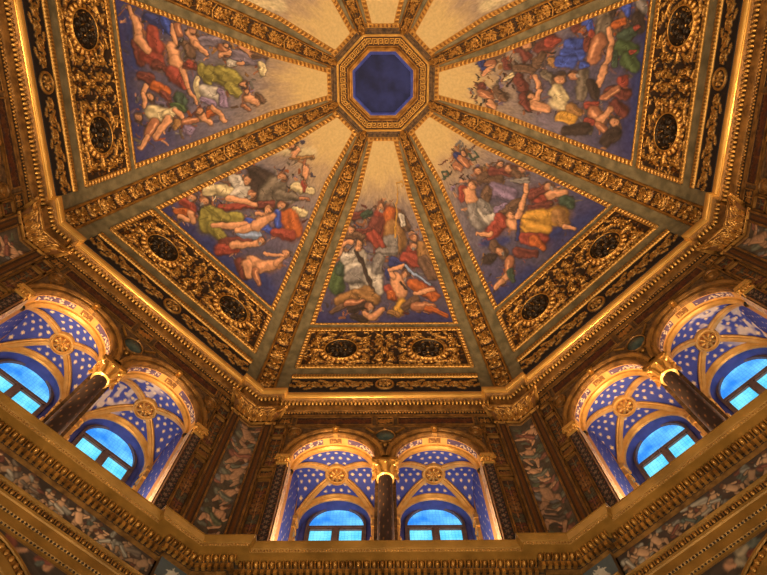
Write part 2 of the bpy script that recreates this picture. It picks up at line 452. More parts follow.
g = G(); along(0.352, XJ_L, BRK, 0.034, lambda x, y, s: g.ball((x, y, 5.314), 0.013, 6, 4)); lc.part(g, 'bead_course', GOLD, None, 0)
g = G()
def egg2(x, y, s):
    g.ball((x, y, 5.267), 0.034, 8, 6, (s * 0.33 / 0.034, 1.5, 1.0))
    g.box(x + s * .42, x + s * .58, y - .04, y + .02, 5.238, 5.295)
along(0.205, XJ_L, BRK, 0.085, egg2); lc.part(g, 'egg_course', GOLD, None, 40)
g = G(); along(0.172, XJ_L, BRK, 0.07, lambda x, y, s: g.box(x - s * .27, x + s * .27, y - .005, y + 0.05, 5.185, 5.237)); lc.part(g, 'dentil_course', GOLD, None, 30)
LAB = {0: 'under the centre pair of windows', 1: 'under the left diagonal windows', -1: 'under the right diagonal windows', 2: 'on the far left wall', -2: 'on the far right wall'}
us = spread(lc.o, lc.base, FACES, {f: 'heavy ochre gallery cornice with dentils, ' + LAB[f] for f in FACES}, 'cornice', 'gallery cornice lengths', 0, 'structure')
for i, f in enumerate(FACES): us[f].name = 'trim_%d' % (i + 9)

# architrave below the painted frieze
ar = Thing('trim', (0, W, 4.7))
g = G(); sweep(g, [(-0.2, 4.50), (0.01, 4.50), (0.01, 4.545), (0.035, 4.56), (0.035, 4.655), (0.055, 4.67), (0.055, 4.765), (0.07, 4.775), (0.075, 4.80), (0.055, 4.81), (0.055, 4.875), (0.09, 4.89), (0.095, 4.905), (0.04, 4.91)], XJ_L, BRK); ar.part(g, 'fascia_mouldings', OCHRE, None, 30)
g = G(); sweep(g, [(0.057, 4.812), (0.058, 4.874)], XJ_L, BRK); ar.part(g, 'painted_shade_strip', SHADOW, None, 0)  # dark strip painted as shade behind the eggs
g = G()
def egg3(x, y, s): g.ball((x, y, 4.842), 0.030, 8, 6, (s * 0.3 / 0.030, 0.9, 1.0)); g.box(x + s * .42, x + s * .58, y - .02, y + .01, 4.812, 4.875)
along(0.06, XJ_L, BRK, 0.075, egg3); ar.part(g, 'egg_course', GOLD, None, 40)
g = G(); along(0.045, XJ_L, BRK, 0.04, lambda x, y, s: g.ball((x, y, 4.662), 0.013, 6, 4, (1.2, 1, 1))); along(0.02, XJ_L, BRK, 0.04, lambda x, y, s: g.ball((x, y, 4.552), 0.012, 6, 4, (1.2, 1, 1))); ar.part(g, 'bead_course', DARK, None, 0)
us = spread(ar.o, ar.base, (1, -1), {1: 'ochre banded architrave under the painted frieze, lower left', -1: 'ochre banded architrave under the painted frieze, lower right'}, 'architrave', 'architrave lengths', 0, 'structure')
for i, f in enumerate((1, -1)): us[f].name = 'trim_%d' % (i + 14)

# ------------------------------------------------------------------ painted vault panels
TINT = np.array([1.08, 0.93, 0.74])
def paintc(c): return np.clip(lin(c) / TINT, 0.003, 0.92)
INK = {k: paintc(v) for k, v in dict(
    S=(205, 140, 98), s=(158, 98, 68), R=(146, 64, 50), r=(108, 55, 46), O=(170, 86, 42), Y=(196, 138, 56), y=(150, 104, 60),
    W=(188, 168, 150), w=(128, 114, 106), B=(62, 76, 150), b=(52, 54, 98), G=(74, 86, 52), g=(64, 74, 58), N=(62, 46, 40), n=(104, 74, 56),
    P=(120, 102, 112), p=(84, 72, 88), M=(112, 94, 78), C=(205, 176, 130), L=(140, 148, 172), E=(142, 124, 58), V=(134, 108, 130)).items()}
FIG = {
'A': '-101 353 105 365 25.3 25.3 p;-76 327 75 338 30.0 30.0 p;-4 194 -6 199 6.6 5.6 s;-4 201 -4 204 3.8 2.8 w;-1 211 -3 233 13.3 18.0 R;10 211 17 235 12.3 16.1 O;-12 223 -19 245 10.5 12.4 r;17 233 21 260 14.4 16.3 y;26 211 38 231 7.6 6.6 n;28 211 33 228 4.3 3.3 W;-19 245 -7 260 9.6 8.7 R;12 255 17 265 10.6 5.8 w;25 164 17 250 1.2 1.2 Y;25 163 23 155 1.2 1.2 Y;23 155 28 152 1.2 1.2 Y;28 152 33 157 1.2 1.2 Y;33 157 30 162 1.2 1.2 Y;-54 213 -35 209 6.6 5.7 r;-33 211 -23 206 4.7 4.7 g;-55 234 -55 235 5.7 4.8 s;-47 240 -24 235 5.8 3.8 r;-64 242 -36 247 6.7 4.8 n;-78 312 -83 338 10.9 12.9 G;-70 292 -75 307 6.9 8.9 g;-43 279 -49 299 12.2 15.7 W;-65 287 -55 282 9.8 6.9 W;-49 312 -44 340 16.9 12.9 W;-56 320 -29 315 12.0 14.9 w;-20 320 -13 343 15.9 12.0 W;-42 263 -42 269 6.8 5.8 S;-41 258 -44 261 6.3 4.8 n;-77 277 -70 262 4.9 3.9 S;-70 262 -55 255 3.9 3.4 S;-7 275 17 272 6.8 6.8 w;-7 287 -13 305 8.8 8.8 w;-46 272 -15 361 2.9 3.4 N;17 292 36 297 8.9 6.9 b;7 312 12 320 7.0 7.0 b;48 270 50 287 7.8 13.6 R;38 285 57 292 8.8 9.8 R;51 264 51 266 6.3 5.8 s;52 250 53 251 4.8 4.8 s;64 265 72 293 8.7 10.7 y;69 293 84 318 9.8 8.9 n;60 338 80 349 10.1 10.1 R;51 333 90 359 9.0 7.0 O;9 343 16 356 8.1 8.1 R;25 325 29 349 11.0 10.0 S;40 311 43 314 6.9 5.0 N;38 315 37 320 6.5 6.0 s;17 320 12 308 4.5 4.0 S;12 308 33 300 4.0 3.0 S;38 302 82 336 2.5 1.5 L;56 351 87 345 3.5 2.5 S;29 330 38 343 2.0 2.0 N;-77 364 -32 348 10.2 12.2 y;-47 348 -18 361 7.1 10.1 y;-92 385 -67 369 4.1 5.1 n;-67 369 -38 367 5.1 5.1 s;-58 382 -33 374 6.2 6.2 N;-53 396 -33 401 5.2 5.2 N;-25 375 -24 377 7.2 6.1 s;-33 390 -21 396 5.1 6.2 S;-21 396 -3 380 6.7 4.6 S;12 354 12 356 8.1 7.1 O;31 370 26 385 10.2 7.1 Y;36 375 56 362 6.1 7.2 n;56 375 85 375 7.2 5.1 s;76 380 111 393 5.1 3.1 O;12 385 26 391 5.1 4.1 y',
'B': '-54 195 -7 156 12.1 11.0 C;12 219 36 203 6.8 4.5 C;15 352 56 328 29.6 35.5 p;-49 365 -4 329 29.1 23.3 p;76 377 101 388 24.3 18.2 b;-30 397 68 404 17.7 17.7 b;-8 176 22 206 2.2 1.7 s;-25 190 -2 162 2.2 2.2 y;4 184 12 195 5.0 3.9 S;-28 170 -25 182 4.9 4.4 S;-40 173 -36 173 4.9 4.9 n;-58 249 -21 240 7.8 12.3 N;-43 266 -10 270 14.7 16.9 N;-13 241 -8 264 15.8 16.9 M;0 247 24 231 9.1 4.5 M;-17 221 -14 223 6.7 6.2 s;28 227 41 220 2.8 2.3 s;15 205 26 213 2.8 1.7 R;-88 327 -71 302 7.9 5.7 C;-74 309 -50 297 7.9 10.2 C;-72 280 -50 281 7.8 11.2 W;-46 289 -49 308 11.3 7.9 W;-53 264 -51 267 7.3 6.7 n;-54 332 -13 284 4.6 5.7 R;-13 284 2 267 5.7 5.7 r;-56 312 -18 287 5.1 4.0 S;-33 278 -30 280 6.8 5.7 s;-64 364 -22 326 8.1 9.3 E;-68 360 -49 374 6.9 11.5 E;-71 347 -40 340 5.7 8.0 E;-39 368 -21 371 10.5 8.2 E;-80 343 -79 344 7.4 6.9 s;-8 316 36 301 4.6 5.8 B;-4 347 22 324 4.7 5.9 L;19 273 33 284 6.9 6.9 B;39 249 49 243 6.9 6.9 C;39 265 59 274 13.9 12.7 O;38 299 61 285 7.0 8.2 R;17 257 18 259 6.9 6.3 s;-6 327 -41 365 7.0 3.5 S;10 315 -10 344 7.6 4.1 S;13 287 10 315 9.2 8.7 S;-5 297 5 291 3.5 3.5 S;4 279 6 283 6.9 5.7 S;-105 368 -88 367 8.0 6.9 R;-98 354 -97 354 6.8 6.8 s;-102 390 -84 376 4.6 6.9 O;-84 376 -71 383 5.8 4.6 S;-92 393 -78 388 4.1 3.5 S;-9 376 17 345 9.5 7.1 r;-8 392 9 371 9.5 7.1 R;3 368 34 329 5.9 5.3 S;32 327 34 327 5.9 5.9 s;35 384 51 394 10.8 9.6 r;43 367 64 363 9.6 10.8 S;64 363 78 340 10.8 7.2 S;78 340 77 316 4.8 3.6 S;77 314 78 315 6.0 6.0 S;41 377 59 390 8.4 4.8 S;60 376 80 391 6.0 3.6 s;52 341 75 322 3.0 2.4 S',
'C': '-20 225 28 290 28.3 28.3 p;-43 344 -10 395 35.6 29.7 p;-63 306 -31 331 11.8 9.4 b;22 376 93 398 17.6 12.9 b;-113 397 -43 406 12.4 18.5 b;6 165 8 174 6.6 6.6 b;8 174 7 188 5.5 4.4 s;-30 167 -33 178 1.7 1.7 g;-33 178 -25 179 1.7 1.7 g;-25 179 -23 171 1.7 1.7 g;-23 171 -30 167 1.7 1.7 g;22 176 18 188 1.6 1.6 g;18 188 28 190 1.7 1.7 g;28 190 31 182 1.7 1.7 g;-7 175 -5 185 5.0 4.4 s;16 170 16 172 4.4 4.4 n;11 221 27 241 9.0 7.8 n;13 207 12 208 5.6 5.6 s;30 224 56 250 7.8 7.8 r;44 226 49 224 4.4 3.3 n;54 252 54 269 6.7 6.7 n;52 238 51 240 5.6 5.6 s;65 256 65 258 5.0 5.0 s;12 249 26 276 11.3 9.0 V;2 243 -10 252 7.9 7.9 n;-24 213 -36 222 6.8 5.7 R;-18 223 -26 236 9.1 9.1 S;-8 217 -9 219 6.8 6.2 S;-35 250 -39 272 11.5 14.9 w;-21 261 -21 282 10.3 13.8 W;-20 250 -19 267 6.9 8.0 w;-7 279 4 283 5.7 6.9 V;45 263 60 275 3.4 3.4 w;-5 289 26 293 5.8 6.9 n;73 324 89 336 9.1 5.7 S;53 304 56 319 10.2 9.1 R;73 308 48 302 6.8 6.8 r;79 309 79 310 6.8 6.8 s;80 347 84 356 9.1 9.1 g;34 318 58 334 6.9 6.9 r;-19 300 -41 303 11.6 10.5 R;-13 290 -15 305 6.9 8.1 R;-43 301 -60 286 4.1 2.9 S;17 329 57 361 13.9 15.1 Y;5 325 27 361 8.1 11.6 Y;57 361 57 379 12.7 8.1 y;53 383 62 396 4.7 2.9 S;-7 347 10 372 9.4 11.8 R;2 364 2 386 8.3 4.7 O;-5 311 -5 319 8.1 9.3 S;3 300 2 303 6.9 6.3 S;22 305 8 311 5.2 4.6 S;22 305 47 290 4.6 3.4 S;47 290 55 281 3.4 3.4 S;39 257 59 281 1.7 1.7 w;5 317 -19 342 1.7 2.3 b;-53 321 -53 343 8.3 8.3 n;-33 359 -14 382 8.3 5.9 r;-53 334 -54 336 6.5 6.5 s;-53 360 -69 379 7.2 5.4 s;-86 379 -67 381 4.9 6.1 S;-103 380 -86 379 3.7 4.9 S;-63 376 -73 392 5.4 4.2 g;-79 333 -69 335 7.2 6.0 N',
'D': '-1 374 -1 286 38.5 34.2 p;-97 391 -26 388 8.1 12.2 b;-42 230 -34 191 8.4 6.7 P;-98 361 -86 333 4.9 8.1 b;-94 336 -78 327 5.7 4.9 B;-62 385 -34 378 5.0 6.6 r;-78 355 -54 352 8.2 10.7 R;-42 368 -34 352 9.2 10.9 R;-28 355 -26 344 6.7 5.1 r;-111 387 -92 379 2.8 4.9 S;-92 379 -66 378 5.7 6.5 S;-66 378 -50 367 6.6 5.8 S;-86 324 -62 322 2.5 4.1 S;-86 316 -74 313 4.9 4.9 s;-62 280 -66 258 5.8 7.5 P;-58 306 -46 299 5.8 7.5 n;-74 298 -58 289 4.9 5.8 S;-58 289 -42 275 4.2 2.5 S;-77 292 -76 292 4.1 4.1 s;-56 330 -36 324 6.7 9.1 S;-36 324 -18 319 8.4 10.1 S;-22 340 -9 335 5.1 5.1 r;-16 330 -5 320 11.0 9.3 R;-5 318 3 313 6.8 5.1 R;-22 314 11 307 4.2 3.4 S;11 307 28 298 3.0 2.1 S;-54 250 -44 243 5.8 4.2 s;-42 254 -46 240 2.9 2.5 S;-58 244 -58 243 4.2 4.2 n;-56 220 -42 199 3.3 4.2 S;-42 199 -40 184 3.4 3.4 n;-28 190 -16 188 5.9 3.4 C;-50 203 -50 202 3.8 3.8 s;-22 284 -5 277 6.8 5.9 E;-16 271 -10 250 10.2 11.9 E;-18 254 -8 233 10.2 10.2 E;3 242 11 232 7.7 6.0 E;-32 239 -31 231 5.1 3.4 W;-32 228 -33 220 2.1 1.7 S;-1 220 0 219 5.1 5.1 n;-10 294 20 292 3.4 6.0 C;11 283 17 261 8.6 10.3 W;11 258 30 253 5.2 6.0 V;22 288 30 271 4.3 5.2 V;-28 309 -26 296 5.1 4.2 r;-31 304 -30 303 5.5 5.5 R;-13 381 -9 368 6.8 6.8 r;3 361 11 344 7.7 7.7 O;16 349 20 341 5.2 5.2 r;20 323 28 320 7.8 8.6 g;32 336 37 321 4.3 5.2 G;16 380 3 374 3.9 3.9 S;16 380 35 383 3.4 2.6 S;20 370 21 369 5.2 5.2 n;43 370 47 349 9.6 9.6 C;47 349 41 334 6.1 5.2 C;58 368 76 383 6.2 5.3 s;54 347 80 370 6.1 4.4 S;80 384 98 397 4.4 3.1 S;50 393 52 393 6.1 6.1 n;41 334 49 322 3.5 3.5 S;58 332 67 337 6.2 4.4 y;58 319 54 300 5.3 4.4 s;69 315 70 314 8.0 8.0 V;49 291 58 278 4.4 4.4 S;45 281 41 268 3.9 3.9 O;37 272 54 255 3.5 2.6 S;41 294 42 294 4.4 4.4 s;20 213 28 200 6.0 5.2 S;32 223 39 214 3.5 3.0 s;17 199 28 191 3.5 3.5 n;11 217 12 216 3.9 3.9 s',
'E': '-1 271 -2 350 47.0 47.0 p;38 402 -80 412 12.6 16.8 b;-56 258 -74 313 17.6 17.6 P;33 153 24 160 5.0 5.0 b;41 172 45 185 5.9 5.0 n;29 164 30 173 4.2 4.2 s;14 156 24 173 2.5 3.4 S;34 190 24 195 4.2 5.0 r;-4 157 -6 157 5.6 5.6 r;-13 155 -21 171 5.2 5.2 s;-30 171 -36 178 4.3 3.5 S;-9 179 -22 193 4.3 6.0 n;52 213 40 224 6.7 7.5 r;56 223 55 224 7.5 7.5 n;24 208 20 234 5.9 5.9 n;8 213 -9 223 6.8 7.7 r;-22 224 -39 234 7.8 5.2 r;52 245 60 261 8.3 9.2 r;60 257 62 268 6.6 5.8 R;28 240 40 250 5.1 5.9 n;6 191 12 202 2.1 3.8 C;-20 235 -21 236 6.0 6.0 n;9 239 -12 250 3.4 3.4 S;-12 250 -30 242 3.4 5.2 S;-35 245 -39 261 7.0 6.1 S;15 252 3 271 5.1 6.8 M;3 275 7 283 8.5 6.8 n;-12 276 -23 286 10.3 10.3 C;-31 273 -44 297 9.5 12.1 C;-52 284 -53 302 7.0 8.8 Y;-40 301 -44 314 7.8 6.1 y;10 314 -19 316 9.3 8.5 M;11 300 9 301 6.8 6.4 s;32 264 27 273 5.0 4.2 y;56 288 51 305 7.5 10.0 B;43 284 41 306 7.5 8.4 B;31 277 31 294 6.7 9.3 B;27 312 25 319 5.1 3.4 B;87 313 79 318 6.5 5.7 B;79 296 83 300 5.7 4.1 r;71 321 59 324 4.9 5.8 R;59 317 47 316 5.0 4.1 r;94 369 82 375 7.3 5.7 n;98 339 83 343 10.6 11.4 M;83 341 59 337 11.5 10.7 M;59 335 35 329 10.8 9.1 s;82 358 86 370 5.7 4.1 O;102 351 100 352 4.9 4.9 N;107 372 98 375 6.5 4.9 B;113 392 101 398 7.3 5.6 w;92 391 78 397 8.2 6.5 N;66 372 74 384 9.1 7.4 g;50 370 46 388 10.0 10.0 G;34 381 22 395 9.2 8.4 G;42 360 26 364 5.0 4.2 g;42 386 44 392 3.3 2.1 R;78 388 80 394 3.3 2.1 R;75 350 47 355 4.1 3.7 S;47 355 18 348 4.2 4.2 S;18 348 -2 341 5.9 5.1 S;-2 328 -19 338 6.8 6.8 N;1 380 0 381 8.5 7.7 R;-15 360 -20 387 7.7 6.9 r;-36 371 -45 386 8.7 7.8 r;-23 352 -11 373 5.2 5.2 s;-36 327 -32 340 5.2 4.3 R;-44 337 -58 351 7.9 7.9 s;-58 351 -45 363 6.1 5.3 S;-62 374 -64 375 7.9 7.0 n;-57 329 -62 338 5.3 4.8 R;-66 348 -75 358 5.3 4.4 s;-74 295 -70 326 8.0 9.7 N;-88 364 -80 376 10.7 8.9 N',
'F': '-40 260 30 300 30 30 p;30 190 60 230 14 12 C',
'H': '-40 260 30 300 30 30 p;-30 190 -50 230 14 12 C',
'I': '-20 300 20 320 30 30 p',
}
_bs = np.array([88, 135, 165, 200, 250, 310, 370, 407.0])
_sky = np.array([(212, 174, 114), (208, 169, 110), (184, 148, 108), (146, 120, 104), (116, 100, 104), (98, 84, 96), (72, 64, 94), (54, 50, 92)], float)
def canvas_gap(t): return np.interp(t, [T_CAN0, 64 * D2R, T_CAN1], [0.515, 0.43, 0.235])
def canvas(key, seed):
    n, m = 290, 200
    b = np.linspace(88, 406, n)
    tq = np.linspace(20 * D2R, 80 * D2R, 800); bq = DA * np.cos(tq) / (DH + DB * np.sin(tq)) * 1000
    t = np.interp(b, bq[::-1], tq[::-1])
    gap = canvas_gap(t)
    hw = vr(t) * T8 - gap
    u = np.linspace(-1, 1, m)
    X = hw[:, None] * u[None]; z = DH + DB * np.sin(t)
    A = X / z[:, None] * 1000; Bm = np.broadcast_to(b[:, None], A.shape)
    rng = np.random.default_rng(seed)
    sk = np.stack([np.interp(b, _bs, _sky[:, k]) for k in range(3)], -1)
    ras = Ras(A, Bm, 0.0)
    nz = smooth_noise((n, m), rng, (9, 6)) * 0.6 + smooth_noise((n, m), rng, (26, 18)) * 0.4
    bb = np.clip(b[:, None] + (nz - 0.5) * 46, 88, 406)
    ras.C[:] = paintc(np.stack([np.interp(bb, _bs, _sky[:, k]) for k in range(3)], -1))
    ras.warp(rng, 2.3, 2.3, ((24, 18), (64, 46)))
    prims = [(([float(a) for a in pr.split()[:6]]), pr.split()[6]) for pr in FIG[key].split(';')]
    body = [(v, k) for v, k in prims if not (k in 'pPbC' and max(v[4:]) > 11)]
    if len(body) > 5:
        for v, k in body:                  # dim mass of figures and cloud behind the figures
            ras.cap(v[0], v[1], v[2], v[3], v[4] * 2.0, v[5] * 2.0, INK[k] * 0.35 + INK['p'] * 0.35, soft=0.8)
        pal = 'snrMVyNwsnTOS'.replace('T', 'p')
        big = [b_ for b_ in body if max(b_[0][4:]) > 3.6]
        for q in range(620):
            v, k = big[rng.integers(len(big))]; a = rng.normal(0, 8, 2); d = rng.normal(0, 6, 2); kk = pal[rng.integers(len(pal))]
            r_ = rng.uniform(1.2, 3.4)
            ras.cap(v[0] + a[0], v[1] + a[1], v[0] + a[0] + d[0], v[1] + a[1] + d[1], r_, r_ * .6, INK[kk] * rng.uniform(.5, .95), soft=.4, shade=.4, fold=.2, rim=.5, ph=q)
    heads = [(v, k) for v, k in prims if k in 'sSn' and math.hypot(v[2] - v[0], v[3] - v[1]) < max(v[4:]) * 1.3 and max(v[4:]) < 9]
    for i, (v, k) in enumerate(prims):
        v = list(v)
        if k in 'pPbC' and max(v[4:]) > 11:
            ras.cap(*v, INK[k], soft=0.8, shade=0.18)
        else:
            v[4] *= 1.28; v[5] *= 1.28
            skin = k in 'Ss'
            if max(v[4:]) > 2.6: ras.cap(v[0], v[1], v[2], v[3], v[4] + 1.5, v[5] + 1.5, INK['N'] * (.55 if max(v[4:]) > 2.6 else .9), soft=.55)
            ras.cap(*v, INK[k], soft=0.26, shade=0.55, fold=0.05 if skin else 0.26, rim=0.55, ph=i * 1.7)
            if skin and max(v[4:]) > 3:            # soft highlight and a dark contour along the limb
                L_ = math.hypot(v[2] - v[0], v[3] - v[1]) + 1e-6; px_, py_ = -(v[3] - v[1]) / L_, (v[2] - v[0]) / L_
                if px_ * .55 + py_ * .83 < 0: px_, py_ = -px_, -py_
                ras.cap(v[0] + px_ * v[4] * .8, v[1] + py_ * v[4] * .8, v[2] + px_ * v[5] * .8, v[3] + py_ * v[5] * .8, 0.8, 0.5, INK['n'] * .7, soft=.8)
                ras.cap(v[0] - px_ * v[4] * .3, v[1] - py_ * v[4] * .3, v[2] - px_ * v[5] * .3, v[3] - py_ * v[5] * .3, v[4] * .3, v[5] * .25, INK['S'] * 1.25, soft=.9)
            if not skin and max(v[4:]) > 3.5:      # secondary folds of the drapery
                for kk in range(4):
                    a = rng.uniform(-1, 1, 4) * max(v[4:]) * 0.55
                    mx_, my_ = v[0] + (v[2] - v[0]) * rng.random(), v[1] + (v[3] - v[1]) * rng.random()
                    ras.cap(mx_ + a[0], my_ + a[1], mx_ + a[2], my_ + a[3], 0.9, 0.4, INK[k] * rng.choice([0.4, 0.5, 1.6]), soft=0.6)
    for v, k in heads:                     # heads last: hair, face, a touch of light, eyes and mouth
        hx, hy, r_ = (v[0] + v[2]) / 2, (v[1] + v[3]) / 2, max(v[4:]) * 1.05
        ras.cap(hx + .15 * r_, hy - .45 * r_, hx + .3 * r_, hy, r_ * 1.15, r_ * .95, INK['N'] * .8, soft=.5)
        ras.cap(hx, hy - .2 * r_, hx - .1 * r_, hy + .45 * r_, r_ * .85, r_ * .62, INK['S'] * (1.05 if k == 'S' else .85), soft=.4, shade=.5, rim=.3)
        for e in (-.35, .25) if r_ > 4.6 else (): ras.cap(hx + e * r_, hy, hx + e * r_ + .2 * r_, hy, .6, .5, INK['N'] * .7, soft=.8)
        if r_ > 4.6: ras.cap(hx - .15 * r_, hy + .55 * r_, hx + .1 * r_, hy + .55 * r_, .5, .4, INK['r'], soft=.8)
        if k == 's' and r_ > 6: ras.cap(hx, hy + .8 * r_, hx, hy + 1.25 * r_, r_ * .55, r_ * .3, INK['w'], soft=.5, fold=.3)
    st = smooth_noise((n, m), rng, (60, 40)); st2 = smooth_noise((n, m), rng, (100, 72))
    amp = np.interp(b, [120, 200], [0.03, 0.36])[:, None]
    ras.C *= (1 + amp * (st - 0.5) + amp * (st2 - 0.5))[..., None]
    g = G(); g.grid(vault(X, t[:, None], 0.012), ras.rgba()[:, :, :])
    return g

def bead_rail(g, path_t, path_x, wdir, width, step, h0, h1, col=GOLDC):
    """egg moulding along a path given by arrays t(s), x(s); wdir -> (dx, dt) across"""
    t = np.asarray(path_t); x = np.asarray(path_x)
    P = vault(x, t, 0); L = np.concatenate([[0], np.cumsum(np.linalg.norm(np.diff(P, axis=0), axis=1))])
    n = max(6, int(L[-1] / step * 6)); s = np.linspace(0, L[-1], n)
    t = np.interp(s, L, t); x = np.interp(s, L, x)
    v = np.linspace(0, 1, 9)
    X = x[:, None] + wdir[0] * v[None]; T = t[:, None] + wdir[1] * v[None]
    ph = (s / step) % 1.0
    eggp = np.sqrt(np.clip(1 - ((ph - 0.5) / 0.42) ** 2, 0, 1))[:, None]
    lip = np.where((v < 0.14) | (v > 0.86), 1.0, 0.0)[None]
    mid = np.sqrt(np.clip(1 - ((v - 0.5) / 0.36) ** 2, 0, 1))[None]
    H = h0 + (h1 - h0) * np.maximum(eggp * mid, lip * 0.8)
    H = np.where((v == 0) | (v == 1), 0.0, H * np.ones_like(X))
    k = np.clip(np.maximum(eggp * mid * 1.6, lip * np.ones_like(X)), 0, 1)[..., None]
    c = lin((104, 60, 28)) * (1 - k) + col * k
    g.grid(vault(X, T, H), np.concatenate([c, 0.25 + 0.75 * k], -1))

LAB = {0: 'painted vault panel with a bishop holding a crozier above a woman in white',
       1: 'painted vault panel with a dark robed friar over tumbling nudes and a small crucifix',
       -1: 'painted vault panel with a woman in yellow raising her arm under a wreath bearing putto',
       2: 'painted vault panel with a falling nude in red drapery beside an olive robed figure',
       -2: 'painted vault panel with a large nude between bright blue and green drapery',
       3: 'pale golden sky panel upper left of the blue oculus, cut by the picture top',
       -3: 'pale golden sky panel upper right of the blue oculus, cut by the picture top',
       4: 'small golden sky end of a painted panel directly above the blue oculus'}
frames = None
for f, key, seed in ((0, 'A', 1), (1, 'B', 2), (-1, 'C', 3), (2, 'D', 4), (-2, 'E', 5), (3, 'F', 6), (-3, 'H', 7), (4, 'I', 8)):
    tb = Thing('painted_vault_panel', (0, 3.9, 12.0))
    tb.part(canvas(key, seed), 'painted_canvas', PIG, None, 0)
    if frames is None:
        g = G(); ts = np.linspace(T_CAN0 - 0.5 * D2R, T_CAN1 + 0.5 * D2R, 200)
        gap = canvas_gap(ts)
        for sg in (-1, 1):
            xx = sg * (vr(ts) * T8 - gap + np.interp(ts, [65 * D2R, T_CAN1], [0.10, 0.075]))
            bead_rail(g, ts, xx, (-sg * 0.105, 0), 0.1, 0.085, 0.015, 0.055)
        x1 = vr(T_CAN1) * T8 - canvas_gap(T_CAN1) + 0.10
        dt = 0.095 / (arc_of_t(T_CAN1 + .01) - arc_of_t(T_CAN1 - .01)) * .02
        bead_rail(g, [T_CAN1 + dt] * 2, [-x1, x1], (0, -dt), 0.1, 0.085, 0.015, 0.055)
        x0 = vr(T_CAN0) * T8 - 0.515 + 0.10
        bead_rail(g, [T_CAN0 - 0.4 * D2R] * 2, [-x0, x0], (0, 0.45 * D2R), 0.1, 0.085, 0.01, 0.03)
        frames = tb.part(g, 'gilt_frame', PIG, None, 0)
    else:
        c = frames.copy(); COL.objects.link(c); c.parent = tb.o; c.name = 'gilt_frame'
    place(tb.o, tb.base, f); tag(tb.o, LAB[f], 'painting', 'painted panels of the vault')

# ------------------------------------------------------------------ carved ribs on the creases
def crease(wd, t, h):
    """point at distance wd from the crease between two facets (crease lies in the +Y half plane)"""
    wd, t, h = np.broadcast_arrays(np.asarray(wd, float), t, h)
    r = vr(t); z = np.where(t > 0, DH + DB * np.sin(t), DH + DB * t)
    ny = np.where(t > 0, np.cos(t) / DA, 1.0); nz = np.where(t > 0, np.sin(t) / DB, 0.0); L = np.hypot(ny, nz)
    ap = r - h * ny / L
    return np.stack([wd * C8, ap / C8 - np.abs(wd) * S8, z - h * nz / L], -1)
a0, a1 = float(arc_of_t(T_RIB0)), float(arc_of_t(T_RIB1)); RL = a1 - a0
rng = np.random.default_rng(11)
ras = Ras.rect(-0.15, 0.15, 0, RL, 26, 560, lin((54, 34, 18)), 0.35)
s = 0.02
k = 0
while s < RL - 0.25:
    st = 0.34
    for sg in (-1, 1):
        ras.gspiral(sg * 0.075, s + 0.10, 0.060, PI / 2, 1.1, sg, 0.017, 0.035)
        ras.leaf(sg * 0.02, s + 0.17, PI / 2 - sg * 0.7, 0.12, 0.026, 0.04)
        ras.leaf(sg * 0.12, s + 0.25, PI / 2 + sg * 0.9, 0.09, 0.02, 0.03)
    ras.leaf(0, s + 0.17, PI / 2, 0.15, 0.032, 0.055)
    ras.rosette(0, s + 0.09, 0.05, 6, 0.05)
    for q in range(26):
        ras.leaf(rng.uniform(-.14, .14), s + rng.uniform(0, .34), rng.uniform(0, 2 * PI), rng.uniform(.03, .07), .012, rng.uniform(.015, .03), GOLDD if q % 3 else GOLDC)
    if k % 4 == 3: ras.cap(-0.14, s + 0.0, 0.14, s + 0.0, 0.016, 0.016, GOLDC, 0.04, 1.0)
    s += st; k += 1
ras.C *= (0.85 + 0.35 * smooth_noise(ras.X.shape, rng, (80, 6)))[..., None]
rb = Thing('vault_rib', (0, 5.1 / C8, 9.6))
tR = t_of_arc(a0 + ras.Y)
ras.X = ras.X * np.interp(tR, [64 * D2R, T_RIB1], [1.0, 0.55])
g = G(); g.grid(crease(ras.X, tR, 0.03 + 1.35 * ras.H), ras.rgba()); rb.part(g, 'carved_band', PIG, None, 0)
g = G(); tl = t_of_arc(np.linspace(a0, a1, 90))
for sg in (-1, 1):
    prof = [(0.14, 0.03), (0.145, 0.058), (0.158, 0.066), (0.172, 0.058), (0.178, 0.035), (0.19, 0.03), (0.195, 0.0)]
    nar = np.interp(tl, [64 * D2R, T_RIB1], [1.0, 0.58])
    P = np.stack([crease(sg * wv * nar, tl, hv) for wv, hv in prof], 1); g.grid(P)
    rb.part(g, 'gilt_fillet', GOLD, None, 0); g = G()
pb = crease(0, np.array([T_RIB1 + 0.4 * D2R]), 0.05)[0]
g.ball(pb, 0.055, 12, 9); rb.part(g, 'ball_finial', GOLD, None, 0)
LAB = {0: 'between the bishop panel and the friar panel', 1: 'between the friar panel and the falling nude panel', -1: 'between the bishop panel and the yellow dress panel',
       -2: 'between the yellow dress panel and the blue drapery panel', 2: 'above the falling nude panel, upper left', -3: 'above the blue drapery panel, upper right',
       3: 'just left of the small top sky panel', 4: 'just right of the small top sky panel'}
for i, f in enumerate(ALL8):
    c = rb.o if i == 0 else dup(rb.o)
    p = rotf(tuple(rb.base), f + 0.5); c.location = (p[0], p[1], p[2] + EZ); c.rotation_euler = (0, 0, math.radians(45 * (f + 0.5)))
    tag(c, 'carved and gilded vault rib ' + LAB[f], 'rib', 'ribs of the vault')

